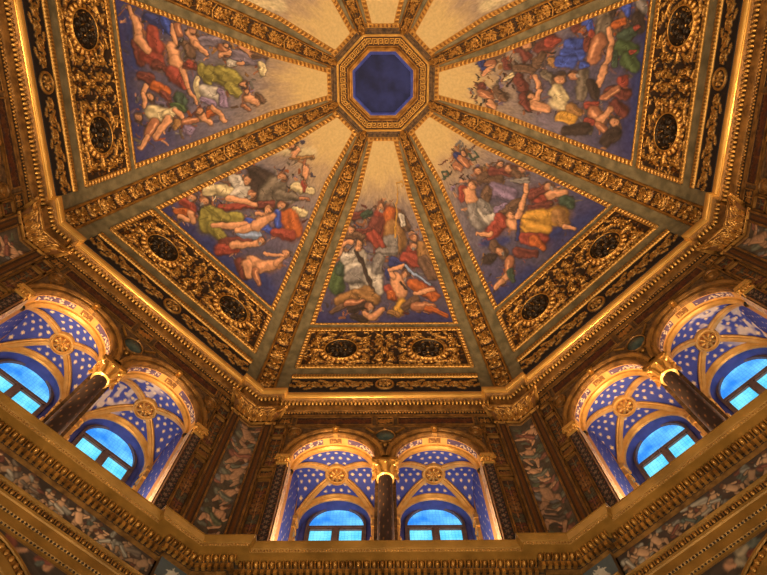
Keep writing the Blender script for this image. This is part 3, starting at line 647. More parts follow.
# ------------------------------------------------------------------ medallion panels
sA, sB = float(arc_of_t(T_MED0)), float(arc_of_t(T_MED1)); ML = sB - sA
xb = float(vr(T_MED0)) * T8 - 0.44; xt = float(vr(T_MED1)) * T8 - 0.44
MX, MT, MRX, MRY = 0.84, 0.46 * ML, 0.30, 0.235
rng = np.random.default_rng(5)
ras = Ras.rect(-1.0, 1.0, 0, 1, 360, 110, lin((46, 28, 15)), 0.25)
Yv = ras.Y * ML; Xv = ras.X * (xb + (xt - xb) * ras.Y)
ras.X, ras.Y = Xv, Yv
for cx in (-MX, MX):
    for sx in (-1, 1):
        for sy in (-1, 1):
            ras.gspiral(cx + sx * 0.47, MT + sy * 0.24, 0.085, 0 if sx < 0 else PI, 1.3, -sx * sy, 0.019, 0.04)
            ras.leaf(cx + sx * 0.36, MT + sy * 0.30, math.atan2(sy * 0.3, -sx), 0.22, 0.035, 0.045)
            ras.leaf(cx + sx * 0.44, MT + sy * 0.10, math.atan2(sy, sx * 0.8), 0.15, 0.03, 0.045)
            ras.leaf(cx + sx * 0.12, MT + sy * 0.40, math.atan2(sy * 0.2, sx), 0.16, 0.028, 0.035)
        ras.leaf(cx + sx * 0.40, MT, 0 if sx > 0 else PI, 0.16, 0.04, 0.05)
for sx in (-1, 1):
    for sy in (-1, 1):
        ras.gspiral(sx * 0.10, MT + sy * 0.22, 0.085, -PI / 2 * sy, 1.4, sx * sy, 0.018, 0.045)
        ras.leaf(sx * 0.03, MT + sy * 0.05, math.atan2(sy, sx * 0.6), 0.17, 0.035, 0.05)
        ras.leaf(sx * 0.05, MT + sy * 0.36, math.atan2(sy * 0.5, sx), 0.12, 0.03, 0.04)
        ras.cap(sx * 0.25, 0.05, sx * 0.25, ML - 0.05, 0.016, 0.016, lin((30, 14, 8)), 0.0, 0.1)
    for q in range(3): ras.leaf(sx * 1.42, 0.12 + q * 0.24, PI / 2 + sx * 0.4, 0.2, 0.035, 0.04); 
    ras.gspiral(sx * 1.30, MT + 0.36, 0.05, 0, 1.0, sx, 0.016, 0.04)
ras.rosette(0, MT, 0.075, 8, 0.06)
for q in range(420):
    ras.leaf(rng.uniform(-1.5, 1.5), rng.uniform(0.04, ML - 0.04), rng.uniform(0, 2 * PI), rng.uniform(.05, .10), .016, 0.022, GOLDD if q % 2 else GOLDC)
ras.C *= (0.8 + 0.45 * smooth_noise(ras.X.shape, rng, (30, 90)))[..., None]
mp = Thing('medallion_panel', (0, 4.95, 10.7))
tM = t_of_arc(sA + ras.Y)
g = G(); g.grid(vault(ras.X, tM, 0.015 + 1.35 * ras.H), ras.rgba()); mp.part(g, 'carved_ground', PIG, None, 0)
g = G(); tS = np.linspace(T_MED0, T_MED1, 40); gq = 0.44
dT = 0.075 / ML * (T_MED1 - T_MED0)
for sg in (-1, 1): bead_rail(g, tS, sg * (vr(tS) * T8 - gq + 0.02), (-sg * 0.10, 0), 0.1, 0.075, 0.02, 0.06)
bead_rail(g, [T_MED0] * 2, [-xb, xb], (0, dT * 0.9), 0.1, 0.075, 0.02, 0.06)
bead_rail(g, [T_MED1 + dT * .3] * 2, [-xt, xt], (0, -dT), 0.1, 0.075, 0.02, 0.06)
mp.part(g, 'gilt_frame', PIG, None, 0)
tc_ = float(t_of_arc(sA + MT))
for cx in (-MX, MX):
    P0 = vault(cx, tc_, 0.0); e = vault(cx, tc_ + 1e-3, 0) - vault(cx, tc_ - 1e-3, 0); e /= np.linalg.norm(e); nr = vault(cx, tc_, 1.0) - P0
    g = G(); n = 120
    q = np.arange(n) * 2 * PI / n; pet = 0.5 + 0.5 * np.cos(q * 22); P = []; Cc = []
    for fr, h, gg in ((1.02, 0.085, 1), (1.06, 0.10, 1), (1.10, 0.085, .6), (1.16, 0.07, 0), (1.30, 0.075, 0), (1.42, 0.055, 0), (1.48, 0.02, 0)):
        hh = h * (1 if gg else (0.45 + 0.55 * pet))
        P.append(P0 + np.cos(q)[:, None] * np.array([1, 0, 0]) * MRX * (1 + (fr - 1) * 0.8) + np.sin(q)[:, None] * e * MRY * fr + nr * np.broadcast_to(hh, q.shape)[:, None])
        kk = np.ones(n) if gg else np.clip(pet * 1.5, 0, 1)
        Cc.append(np.concatenate([lin((90, 48, 20)) * (1 - kk[:, None]) + GOLDC * 1.1 * kk[:, None], np.ones((n, 1))], -1))
    g.grid(np.array(P), np.array(Cc), wrap=True)
    g_ring = g
    g = G()
    g.disc(P0 + nr * 0.0, (1, 0, 0), e, nr, MRX * 1.02, MRY * 1.02, [(0.001, 0.03), (0.5, 0.03), (0.9, 0.035), (1.0, 0.08)], 40)
    dm = mp.part(g, 'dark_medallion', DARK, None, 40); dm['label'] = 'dark bronze oval medallion'
    mp.part(g_ring, 'petal_ring', PIG, dm, 0)
    g = G()
    for i in range(7):
        a = i * 2 * PI / 6; r_ = 0 if i == 6 else 0.55
        pc = P0 + np.array([1.0, 0, 0]) * MRX * r_ * math.cos(a) + e * MRY * r_ * math.sin(a) + nr * 0.035
        g.disc(pc, (1, 0, 0), e, nr, 0.075, 0.062, [(1.0, 0.0), (0.8, 0.03), (0.55, 0.02), (0.3, 0.035), (0.01, 0.045)], 18)
    mp.part(g, 'bronze_rosettes', DARK, dm, 40)
LAB = {0: 'below the bishop painting', 1: 'below the friar painting', -1: 'below the yellow dress painting', 2: 'left of the falling nude painting', -2: 'right of the blue and green drapery painting'}
spread(mp.o, mp.base, FACES, {f: 'gilded carved panel with two dark oval medallions, ' + LAB[f] for f in FACES}, 'carved panel', 'medallion panels')

# ------------------------------------------------------------------ dark carved friezes over the cornice
rng = np.random.default_rng(9)
FX = 1.70
ras = Ras.rect(-FX, FX, 9.42, 9.90, 420, 60, lin((26, 17, 20)), 0.1)
yc = 9.66
for sx in (-1, 1):
    for i in range(6):
        cx = sx * (0.32 + i * 0.235); ud = 1 if i % 2 else -1
        ras.gspiral(cx, yc + ud * 0.02, 0.10, PI if sx > 0 else 0, 1.5, ud * sx, 0.02, 0.035)
        ras.leaf(cx + sx * 0.10, yc - ud * 0.08, math.atan2(ud * 0.8, sx), 0.16, 0.035, 0.035)
        ras.leaf(cx + sx * 0.06, yc + ud * 0.13, math.atan2(ud * 0.3, sx), 0.12, 0.03, 0.03)
for rr, h in ((0.17, 0.04), ):
    ras.line([(0.15 * math.cos(a), yc + 0.17 * math.sin(a)) for a in np.linspace(0, 2 * PI, 24)], 0.025, GOLDC, 0.04, 1.0)
ras.rosette(0, yc, 0.11, 7, 0.05)
ras.C *= (0.75 + 0.4 * smooth_noise(ras.X.shape, rng, (10, 80)))[..., None]
ff = Thing('carved_frieze', (0, DA, 9.6))
tF = (ras.Y - DH) / DB; tF = np.where(tF > 0, np.arcsin(np.clip(tF, 0, 1)), tF)
g = G(); g.grid(vault(ras.X, tF, 0.012 + ras.H), ras.rgba()); ff.part(g, 'carved_band', PIG, None, 0)
g = G(); t0 = math.asin((9.93 - DH) / DB)
bead_rail(g, [t0] * 2, [-FX, FX], (0, 1.35 * D2R), 0.08, 0.055, 0.03, 0.06); ff.part(g, 'gilt_bead_moulding', PIG, None, 0)
LAB = {0: 'above the centre wall cornice', 1: 'above the left diagonal cornice', -1: 'above the right diagonal cornice', 2: 'beside the far left cornice', -2: 'beside the far right cornice'}
spread(ff.o, ff.base, FACES, {f: 'dark carved frieze with gilded scrolls, ' + LAB[f] for f in FACES}, 'frieze', 'carved friezes')

# ------------------------------------------------------------------ the oculus
oc = Thing('oculus', (0, 0, 13.12))
ZO = 13.13
def octa(r, z): return [(r / C8 * math.sin(PI / 8 + k * PI / 4), r / C8 * math.cos(PI / 8 + k * PI / 4), z) for k in range(8)]
def rings(g, prof):
    P = np.array([octa(r, z) for r, z in prof])
    for k in range(8): g.grid(P[:, [k, (k + 1) % 8]])
g = G(); rings(g, [(1.10, ZO - 0.01), (1.10, ZO - 0.035), (1.03, ZO - 0.035), (1.02, ZO - 0.02), (0.95, ZO - 0.02)]); oc.part(g, 'dark_border', WALLB, None, 30)
g = G(); rings(g, [(0.955, ZO - 0.01), (0.95, ZO - 0.06), (0.925, ZO - 0.07), (0.905, ZO - 0.06), (0.90, ZO - 0.01)]); oc.part(g, 'outer_fillet', GOLDB, None, 30)
KEY = ["11111110", "10000010", "10111010", "10001010", "11111010", "00000010"]
kb = np.array([[int(c) for c in r] for r in KEY])
g = G()
for k in range(8):
    nu, nv = 97, 19
    U, V = np.meshgrid(np.linspace(-1, 1, nu), np.linspace(0, 1, nv))
    r = 0.90 - 0.17 * V; x = U * r * T8
    iu = ((U + 1) / 2 * 6 * 8).astype(int) % 8; iv = np.clip((V * 1.3 - 0.15) * 6, -1, 6).astype(int)
    on = np.where((V > 0.12) & (V < 0.88), kb[np.clip(iv, 0, 5), iu], 0)
    z = ZO - 0.015 - 0.02 * on
    a = k * PI / 4
    P = np.stack([math.cos(a) * x + math.sin(a) * r, -math.sin(a) * x + math.cos(a) * r, z], -1)
    kk = on[..., None].astype(float); c = lin((70, 40, 20)) * (1 - kk) + lin((215, 165, 84)) * kk
    g.grid(P, np.concatenate([c, 0.2 + 0.5 * kk], -1))
oc.part(g, 'greek_key_band', PIG, None, 0)
g = G(); rings(g, [(0.735, ZO - 0.01), (0.73, ZO - 0.04), (0.715, ZO - 0.045), (0.705, ZO - 0.03), (0.68, ZO - 0.01), (0.665, ZO - 0.012), (0.655, ZO + 0.0), (0.645, ZO - 0.01), (0.63, ZO - 0.01), (0.62, ZO + 0.02)]); oc.part(g, 'inner_moulding', GOLD, None, 30)
g = G(); rings(g, [(0.625, ZO - 0.005), (0.60, ZO - 0.012), (0.57, ZO + 0.0), (0.565, ZO + 0.25)]); oc.part(g, 'blue_rim', RIMBLUE, None, 30)
g = G(); rings(g, [(0.575, ZO + 0.03), (0.40, ZO + 0.07), (0.2, ZO + 0.11), (0.06, ZO + 0.14), (0.001, ZO + 0.14)]); oc.part(g, 'navy_cloth', NAVY, None, 0)
oc.o.location = (0, 0, 13.12 + EZ); tag(oc.o, 'octagonal blue oculus with gilded greek key frame at the crown of the vault', 'oculus')

# ------------------------------------------------------------------ vaulted window bays
YF, YB = 5.50, 6.40                       # vault from the back of the front arch to the back wall
YC, YH = (YF + YB) / 2, (YB - YF) / 2
def bayz(x, y):
    f = np.sqrt(np.clip(ARC_R ** 2 - x * x, 0, None))
    gq = 0.60 * np.sqrt(np.clip(1 - ((y - YC) / YH) ** 2, 0, None))
    return ARC_Z + np.maximum(f, gq) + 0.05 * np.clip(1 - (x / ARC_R) ** 2, 0, 1) * np.clip(1 - ((y - YC) / YH) ** 2, 0, 1)
BLU = lin((50, 64, 155)); STAR = lin((232, 206, 160))
def web_mesh(stain):
    rng = np.random.default_rng(21 + stain)
    cx = np.sin(np.linspace(-PI / 2, PI / 2, 111)) * ARC_R; cy = YC + np.sin(np.linspace(-PI / 2, PI / 2, 91)) * YH
    X, Y = np.meshgrid(cx, cy); ras = Ras(X, Y, BLU, 0.0)
    for i in range(-6, 7):
        for j in range(-5, 6):
            x = i * 0.125 + (0.062 if j % 2 else 0); y = YC + j * 0.10
            if abs(abs(x) / ARC_R - abs(y - YC) / YH) < 0.2: continue
            for a in (0, PI / 3, 2 * PI / 3):
                ras.cap(x - .02 * math.cos(a), y - .02 * math.sin(a), x + .02 * math.cos(a), y + .02 * math.sin(a), .009, .009, STAR, 0.0, 0.3, soft=.8)
    if stain:
        nz = smooth_noise(X.shape, rng, (18, 22))
        reg = np.clip(((X if stain == 2 else -X) / ARC_R - 0.05 - 0.25 * (Y - YC) / YH) * 3, 0, 1)
        k = (np.clip((nz - 0.45) * 5, 0, 0.85) * reg)[..., None]
        ras.C = ras.C * (1 - k) + lin((205, 188, 180)) * k
    g = G(); g.grid(np.stack([X, Y, bayz(X, Y)], -1), ras.rgba()); return g
def arc_rings(g, prof, cx=0.0, cz=ARC_Z, n=40, c=None):
    """half circle sweep: prof = (radius, y)"""
    P = np.array([[(cx + r * math.cos(a), y, cz + r * math.sin(a)) for r, y in prof] for a in np.linspace(0, PI, n)])
    g.grid(P, c)
bay = Thing('vaulted_bay', (0, 5.5, ZB))
webs = bay.part(web_mesh(0), 'starred_vault_web', PIG, None, 0)
web_alt = {}
for st in (1, 2):
    o = web_mesh(st).build('starred_vault_web', PIG, None, bay.base, 0); web_alt[st] = o.data
    bpy.data.objects.remove(o)
for sx, sy in ((-1, -1), (1, -1), (-1, 1), (1, 1)):
    u = np.linspace(0.20, 0.995, 18); x = sx * ARC_R * u; y = YC + sy * YH * u
    z = bayz(x, y); dn = np.array([-sy * YH, sx * ARC_R]); dn = dn / np.linalg.norm(dn) * -1
    P = []
    for q, d in ((-0.055, 0.0), (-0.05, 0.03), (-0.03, 0.032), (-0.02, 0.05), (0.02, 0.05), (0.03, 0.032), (0.05, 0.03), (0.055, 0.0)):
        P.append(np.stack([np.clip(x + dn[0] * q, -ARC_R, ARC_R), np.clip(y + dn[1] * q, YF - .02, YB), z - d], -1))
    g = G(); g.grid(np.array(P)); bay.part(g, 'gilded_rib', STUCCO, None, 30)
g = G(); zc = float(bayz(np.array(0.0), np.array(YC)))
n = 40; g.disc((0, YC, zc), (1, 0, 0), (0, 1, 0), (0, 0, -1), 0.19, 0.19, [(1.0, 0.0), (1.0, 0.05), (0.94, 0.07), (0.84, 0.072), (0.80, 0.055), (0.74, 0.055), (0.70, 0.07), (0.64, 0.06)], 40)
boss = bay.part(g, 'boss', STUCCO, None, 40)
ras = Ras.rect(-.13, .13, -.13, .13, 48, 48, lin((140, 84, 40)), 0.4)
ras.rosette(0, 0, 0.12, 8, 0.03); ras.rosette(0, 0, 0.06, 6, 0.045)
k = np.hypot(ras.X, ras.Y) < 0.13
g = G(); g.grid(np.stack([ras.X * np.where(k, 1, .8), YC + ras.Y * np.where(k, 1, .8), zc - 0.05 - ras.H], -1), ras.rgba()); bay.part(g, 'rosette', PIG, boss, 0)
# arch soffit with painted compartments
ras = Ras.rect(0, PI, W - 0.0, YF - 0.10, 170, 26, lin((214, 158, 88)), 0.2)
rng = np.random.default_rng(31)
for q0, q1, kind in ((0.10, 0.40, 0), (0.455, 0.545, 1), (0.60, 0.90, 0)):
    aa, bb = PI * q0, PI * q1; m = (ras.X > aa) & (ras.X < bb) & (ras.Y > W + 0.03) & (ras.Y < YF - 0.125)
    ras.C[m] = lin((92, 72, 104)) if kind == 0 else lin((120, 80, 40)); ras.A[m] = 0.0; ras.H[m] = -0.012
    for i in range(26 if kind == 0 else 6):
        x, y = rng.uniform(aa + .03, bb - .03), rng.uniform(W + .045, YF - .14)
        ras.cap(x, y, x + rng.uniform(-.04, .04), y + rng.uniform(-.02, .02), .014, .008, lin((225, 195, 165)) if kind == 0 else GOLDC, .006, .2 if kind == 0 else 1)
g = G(); rr = ARC_R - ras.H - 0.0
g.grid(np.stack([-rr * np.cos(ras.X), ras.Y, ARC_Z + rr * np.sin(ras.X)], -1), ras.rgba()); bay.part(g, 'soffit_arch', PIG, None, 0)
g = G(); arc_rings(g, [(ARC_R, YF - 0.105), (ARC_R - 0.03, YF - 0.095), (ARC_R - 0.045, YF - 0.06), (ARC_R - 0.04, YF - 0.02), (ARC_R, YF + 0.0)]); bay.part(g, 'transverse_rib', STUCCO, None, 30)
# lunette arch, blue lunette wall with the niche, reveal
NR, NZ = 0.555, 7.60
g = G(); arc_rings(g, [(ARC_R + .02, YB - 0.10), (ARC_R - 0.02, YB - 0.09), (ARC_R - 0.05, YB - 0.06), (NR + 0.0, YB - 0.05), (NR - 0.012, YB - 0.02), (NR - 0.0, YB)], cz=NZ - 0.05)
bay.part(g, 'lunette_arch', STUCCO, None, 30)
g = G(); n = 32; v = []
for k in range(n + 1):
    a = PI * k / n; x = NR * math.cos(a); z = NZ + NR * math.sin(a); xo = ARC_R * math.cos(a)
    v += [(x, YB, z), (xo, YB, float(ARC_Z + 0.08 + ARC_R * math.sin(a)) + 0.06)]
g.add(v, [(2 * k, 2 * k + 1, 2 * k + 3, 2 * k + 2) for k in range(n)])
for sx in (-1, 1): g.add([(sx * NR, YB, ZB), (sx * ARC_R, YB, ZB), (sx * ARC_R, YB, NZ + .15), (sx * NR, YB, NZ)], [(0, 1, 2, 3)])
P = np.array([[(x, y, z) for y in (YB, YB + 0.22)] for x, z in [(-NR, ZB)] + [(-NR * math.cos(a), NZ + NR * math.sin(a)) for a in np.linspace(0, PI, 32)] + [(NR, ZB)]])
g.grid(P); bay.part(g, 'blue_reveal', BLUE, None, 30)
# side walls: pale painted strip, gold fillets, blue panel
for sx in (-1, 1):
    yy = np.linspace(5.46, YB, 60); sj = np.linspace(0, 1, 70)
    ztop = ARC_Z + np.where(yy > YF, 0.60 * np.sqrt(np.clip(1 - ((yy - YC) / YH) ** 2, 0, None)), 0.0)
    Yg = np.broadcast_to(yy[None], (70, 60)); Zg = ZB + sj[:, None] * (ztop[None] - ZB)
    ras = Ras(Yg, Zg, lin((205, 178, 150)), 0.1)
    rng = np.random.default_rng(41)
    m = (Yg > W - .28); ras.C[m] = lin((210, 150, 70)); ras.A[m] = 0.7
    m = (Yg > W + .36) & (Yg < YB - .16); ras.C[m] = BLU; ras.A[m] = 0.0
    for i in range(5):
        for j in range(22):
            y, z = W + .42 + i * 0.12 + (.06 if j % 2 else 0), ZB + .1 + j * .12
            if y < YB - .2: ras.cap(y, z, y, z, .016, .016, STAR, 0.0, 0.3)
    g = G(); g.grid(np.stack([np.full_like(Yg, sx * (ARC_R - ras.H * 0)), Yg, Zg], -1), ras.rgba()); bay.part(g, 'painted_side_wall', PIG, None, 0)
    g = G()                                # little gilded corner pier with capital at the back
    g.box(sx * (ARC_R - 0.02) - .03, sx * (ARC_R - 0.02) + .03, YB - .16, YB - .02, ZB, 7.30)
    for z0, z1, e in ((7.30, 7.34, .045), (7.34, 7.46, .03), (7.46, 7.53, .055)):
        g.box(sx * (ARC_R - .02) - e, sx * (ARC_R - .02) + e, YB - .16 - e * .6, YB - .005, z0, z1)
    for i in range(7): g.ball((sx * (ARC_R - 0.06), YB - .09, 5.9 + i * 0.2), 0.045, 8, 6, (.6, 1, 1.5))
    bay.part(g, 'gilded_corner_pier', STUCCO, None, 30)
def jamb(sx):
    ras = Ras.rect(W, 5.46, ZB, ARC_Z, 18, 170, lin((196, 168, 140)), 0.1); rng = np.random.default_rng(41)
    ras.cap(5.355, ZB, 5.355, ARC_Z, .008, .008, lin((150, 110, 80)), .004)
    for i in range(70):
        y, z = rng.uniform(W + .03, 5.43), rng.uniform(ZB, ARC_Z)
        ras.cap(y, z, y + rng.uniform(-.03, .03), z + rng.uniform(-.06, .06), .014, .008, lin([(150, 100, 90), (110, 90, 130), (170, 120, 60)][i % 3]), 0.004)
    for y in (W + .01, 5.45): ras.cap(y, ZB, y, ARC_Z, .012, .012, GOLDC, .006, .9)
    g = G(); g.grid(np.stack([sx * (ARC_R - ras.H), ras.X, ras.Y], -1), ras.rgba()); return g
NM = {0: 'the centre wall', 1: 'the left diagonal wall', -1: 'the right diagonal wall', 2: 'the far left wall', -2: 'the far right wall'}
first = True
STAINS = {(1, 1): 1, (-1, 1): 2, (0, 1): 0}
def pos(f, side):
    # side -1: negative local x = left in the picture
    return {0: ('left', 'right'), 1: ('upper left', 'lower right'), -1: ('lower left', 'upper right'), 2: ('upper', 'lower'), -2: ('lower', 'upper')}[f][0 if side < 0 else 1]
def both(o, base, labelfn, cat, group, kind=None):
    out = {}; first = True
    todo = [(f, s) for f in FACES for s in (-1, 1)]
    objs = [o] + [dup(o) for _ in todo[1:]]
    for c, (f, s) in zip(objs, todo):
        place(c, base, f, s * ARC_X); tag(c, labelfn(f, s), cat, group, kind); out[(f, s)] = c
    return out
bays = both(bay.o, bay.base, lambda f, s: 'star painted blue vault, %s bay of %s' % (pos(f, s), NM[f]), 'vault', 'vaulted window bays')
for (f, s), st in {(1, 1): 1, (-1, 1): 2, (1, -1): 0}.items():
    if st:
        for ch in bays[(f, s)].children:
            if ch.name.startswith('starred'): ch.data = web_alt[st]
# windows
win = Thing('window', (0, 6.6, 7.0))
YW = 6.60; GR, GZ = 0.43, 7.735
def arch_outline(r, cz, zb, n=28): return [(-r, zb)] + [(-r * math.cos(a), cz + r * math.sin(a)) for a in np.linspace(0, PI, n)] + [(r, zb)]
zb = 6.6
g = G(); A_, B_ = arch_outline(NR + .01, NZ, zb), arch_outline(GR + .04, GZ, zb)
P = np.array([[(x, YW, z) for x, z in A_], [(x, YW, z) for x, z in B_]]); g.grid(P); win.part(g, 'blue_surround', BLUE, None, 0)['label'] = 'blue painted window surround'
g = G(); C_ = arch_outline(GR, GZ, zb)
P = np.array([[(x, YW + .03, z) for x, z in B_], [(x, YW - 0.03, z) for x, z in B_], [(x, YW - 0.03, z) for x, z in C_], [(x, YW + .03, z) for x, z in C_]]); g.grid(P)
win_frame = win.part(g, 'window_frame', WOOD, None, 30)
g = G(); g.box(-GR, GR, YW - .03, YW + .03, GZ - .045, GZ + .0); win.part(g, 'transom', WOOD, win_frame, 30)
g = G(); g.box(-.035, .035, YW - .035, YW + .03, zb, GZ - .04); win.part(g, 'mullion', WOOD, win_frame, 30)
g = G()
for sx in (-1, 1):
    g = G(); a, b = sorted((sx * .035, sx * .06)); c, d = sorted((sx * .40, sx * GR)); g.box(a, b, YW - .015, YW + .03, zb, GZ - .04); g.box(c, d, YW - .015, YW + .03, zb, GZ - .04)
    g.box(min(a, c), max(b, d), YW - .015, YW + .03, GZ - .065, GZ - .04); win.part(g, 'casement_frame', WOOD, win_frame, 30)
g = G(); v = [(-GR * math.cos(a), YW + .02, GZ + GR * math.sin(a)) for a in np.linspace(0, PI, 28)]; g.add(v, [tuple(range(28))]); win.part(g, 'fanlight_pane', GLASS_A, None, 0)
for sx in (-1, 1):
    g = G(); a, b = sorted((sx * .05, sx * GR)); g.add([(a, YW + .02, zb), (b, YW + .02, zb), (b, YW + .02, GZ - .04), (a, YW + .02, GZ - .04)], [(0, 1, 2, 3)]); win.part(g, 'window_pane', GLASS_B, None, 0)
wins = both(win.o, win.base, lambda f, s: 'arched sky lit window in the %s bay of %s' % (pos(f, s), NM[f]), 'window', None, 'structure')
for i, k in enumerate(wins): wins[k].name = 'window_%d' % (i + 1)

for s_ in (-1, 1):
    base = (0, 5.35, ZB)
    o = jamb(s_).build('painted_jamb', PIG, None, base, 0); objs = [o] + [dup(o) for _ in FACES[1:]]
    for c, f in zip(objs, FACES):
        place(c, base, f, s_ * ARC_X); tag(c, 'pale painted jamb strip lining the %s bay of %s' % (pos(f, s_), NM[f]), 'jamb', 'painted jambs')
# archivolts on the wall face
av = Thing('arch_moulding', (0, W, ARC_Z))
g = G(); arc_rings(g, [(ARC_R - .0, W + .02), (ARC_R, W - 0.04), (ARC_R + .02, W - .055), (ARC_R + .05, W - .05), (ARC_R + .055, W - .035), (ARC_R + .085, W - .035), (ARC_R + .09, W - .06), (ARC_R + .12, W - .08), (ARC_R + .145, W - .075), (ARC_R + .15, W + .01)], n=48); av.part(g, 'archivolt', OLDGOLD, None, 30)
g = G()
g.hexa([(-.035, W - .06, ARC_Z + ARC_R - .005), (.035, W - .06, ARC_Z + ARC_R - .005), (.035, W, ARC_Z + ARC_R - .005), (-.035, W, ARC_Z + ARC_R - .005)], [(-.05, W - .095, ARC_Z + ARC_R + .14), (.05, W - .095, ARC_Z + ARC_R + .15), (.05, W, ARC_Z + ARC_R + .17), (-.05, W, ARC_Z + ARC_R + .17)])
g.ball((0, W - .10, ARC_Z + ARC_R + .10), .035, 8, 6, (1, .8, 1.2)); av.part(g, 'keystone', GOLD, None, 30)
both(av.o, av.base, lambda f, s: 'gilt arch moulding over the %s bay of %s' % (pos(f, s), NM[f]), 'arch', 'arch mouldings of the window bays')

# middle columns
cl = Thing('column', (0, 5.34, ZB))
CR = 0.108
U, Z_ = np.meshgrid(np.linspace(0, 2 * PI, 49)[:-1], np.linspace(ZB, 7.20, 150))
ras = Ras(U, Z_, lin((44, 26, 22)), 0.0); rng = np.random.default_rng(51)
for j in range(17):
    for i in range(6):
        u = (i + .5 * (j % 2)) * 2 * PI / 6 + .3; z = ZB + .06 + j * .105
        ras.leaf(u, z, PI / 2, .05, .055, .004, lin((120, 78, 60)) if (i + j) % 2 else lin((150, 100, 50)))
ras.A[:] *= 0.3
rad = CR * (1.0 - 0.10 * ((Z_ - ZB) / 1.8) ** 2) + ras.H
g = G(); g.grid(np.stack([rad * np.cos(U), 5.34 + rad * np.sin(U), Z_], -1), ras.rgba(), wrap=True); cl.part(g, 'shaft', PIG, None, 0)
g = G(); g.lathe([(.10, 7.17), (.125, 7.18), (.13, 7.20), (.12, 7.215), (.10, 7.22), (.105, 7.30), (.12, 7.38), (.15, 7.45)], 0, 5.34, 20)
for k in range(8):
    a = k * PI / 4
    pts = [(math.cos(a) * r, 5.34 + math.sin(a) * r, z) for r, z in ((.105, 7.22), (.125, 7.30), (.15, 7.36), (.175, 7.37), (.18, 7.345))]
    g.tube(pts, [.035, .035, .03, .022, .015], 6)
for sx in (-1, 1):
    for sy in (-1, 1):
        g.tube([(sx * (.14 + .05 * math.cos(q) * (1 - q / 14)), 5.34 + sy * (.12 + .03 * math.cos(q) * (1 - q / 14)), 7.42 + .05 * math.sin(q) * (1 - q / 14)) for q in np.linspace(-1, 9, 24)], .018, 6)
cl.part(g, 'capital', GOLDB, None, 40)
g = G(); g.box(-.19, .19, 5.20, 5.50, 7.46, 7.53); g.box(-.16, .16, 5.22, 5.48, 7.53, 7.56); cl.part(g, 'abacus', GOLD, None, 30)
spread(cl.o, cl.base, FACES, {0: 'dark patterned column with gilt capital between the two centre windows', 1: 'dark patterned column between the two left diagonal windows', -1: 'dark patterned column between the two right diagonal windows',
    2: 'dark column between the far left windows', -2: 'dark column between the far right windows'}, 'column', 'columns between paired windows')

# spandrel roundels
rd = Thing('spandrel_roundel', (0, W, 8.10))
g = G(); g.disc((0, W, 8.12), (1, 0, 0), (0, 0, 1), (0, -1, 0), .14, .15, [(1.18, 0.0), (1.15, .04), (1.05, .05), (1.0, .03)], 36); rd.part(g, 'gilt_ring', OLDGOLD, None, 40)
g = G(); g.disc((0, W, 8.12), (1, 0, 0), (0, 0, 1), (0, -1, 0), .14, .15, [(1.02, .02), (.8, .035), (.4, .05), (.02, .055)], 36); rd.part(g, 'dark_disc', TEAL, None, 40)
for sx in (-1, 1):
    g = G()
    g.tube([(sx * (.05 + .10 * u), W - .02, 7.94 - .22 * u + .05 * math.sin(3 * u)) for u in np.linspace(0, 1, 8)][::-1], [.012, .02, .025, .025, .025, .025, .02, .012], 6)
    rd.part(g, 'gilt_scroll', GOLD, None, 40)
    g = G(); g.tube([(sx * (.17 + .13 * u), W - .02, 8.22 + .14 * u) for u in np.linspace(0, 1, 6)], .018, 6); rd.part(g, 'gilt_scroll', GOLD, None, 40)
for zb_, rb_ in ((7.88, .035), (8.33, .03)):
    g = G(); g.ball((0, W - .02, zb_), rb_, 8, 6); rd.part(g, 'gilt_bead', GOLD, None, 40)
spread(rd.o, rd.base, FACES, {f: 'dark teal roundel in a gilt ring above the column of ' + NM[f] for f in FACES}, 'roundel', 'spandrel roundels')
sd = Thing('scroll_roundel', (0, W, 8.25))
g = G(); g.disc((0, W, 8.25), (1, 0, 0), (0, 0, 1), (0, -1, 0), .10, .12, [(1.15, 0.0), (1.1, .035), (.95, .04), (.85, .02), (.5, .03), (.45, .045), (.02, .06)], 30); sd.part(g, 'gilt_disc', OLDGOLD, None, 40)
for q in range(3):
    g = G(); g.tube([(.06 * math.sin(7 * u + q) * (1 - u), W - .02, 8.08 - .1 * q * .3 - .28 * u) for u in np.linspace(0, 1, 10)], .014, 6); sd.part(g, 'gilt_scroll', GOLD, None, 40)
def bs(f, s): return 'small gilt disc beside the %s arch of %s' % (pos(f, s), NM[f])
todo = [(f, s) for f in FACES for s in (-1, 1)]
objs = [sd.o] + [dup(sd.o) for _ in todo[1:]]
for c, (f, s) in zip(objs, todo): place(c, sd.base, f, s * 1.42); tag(c, bs(f, s), 'roundel', 'outer spandrel discs')

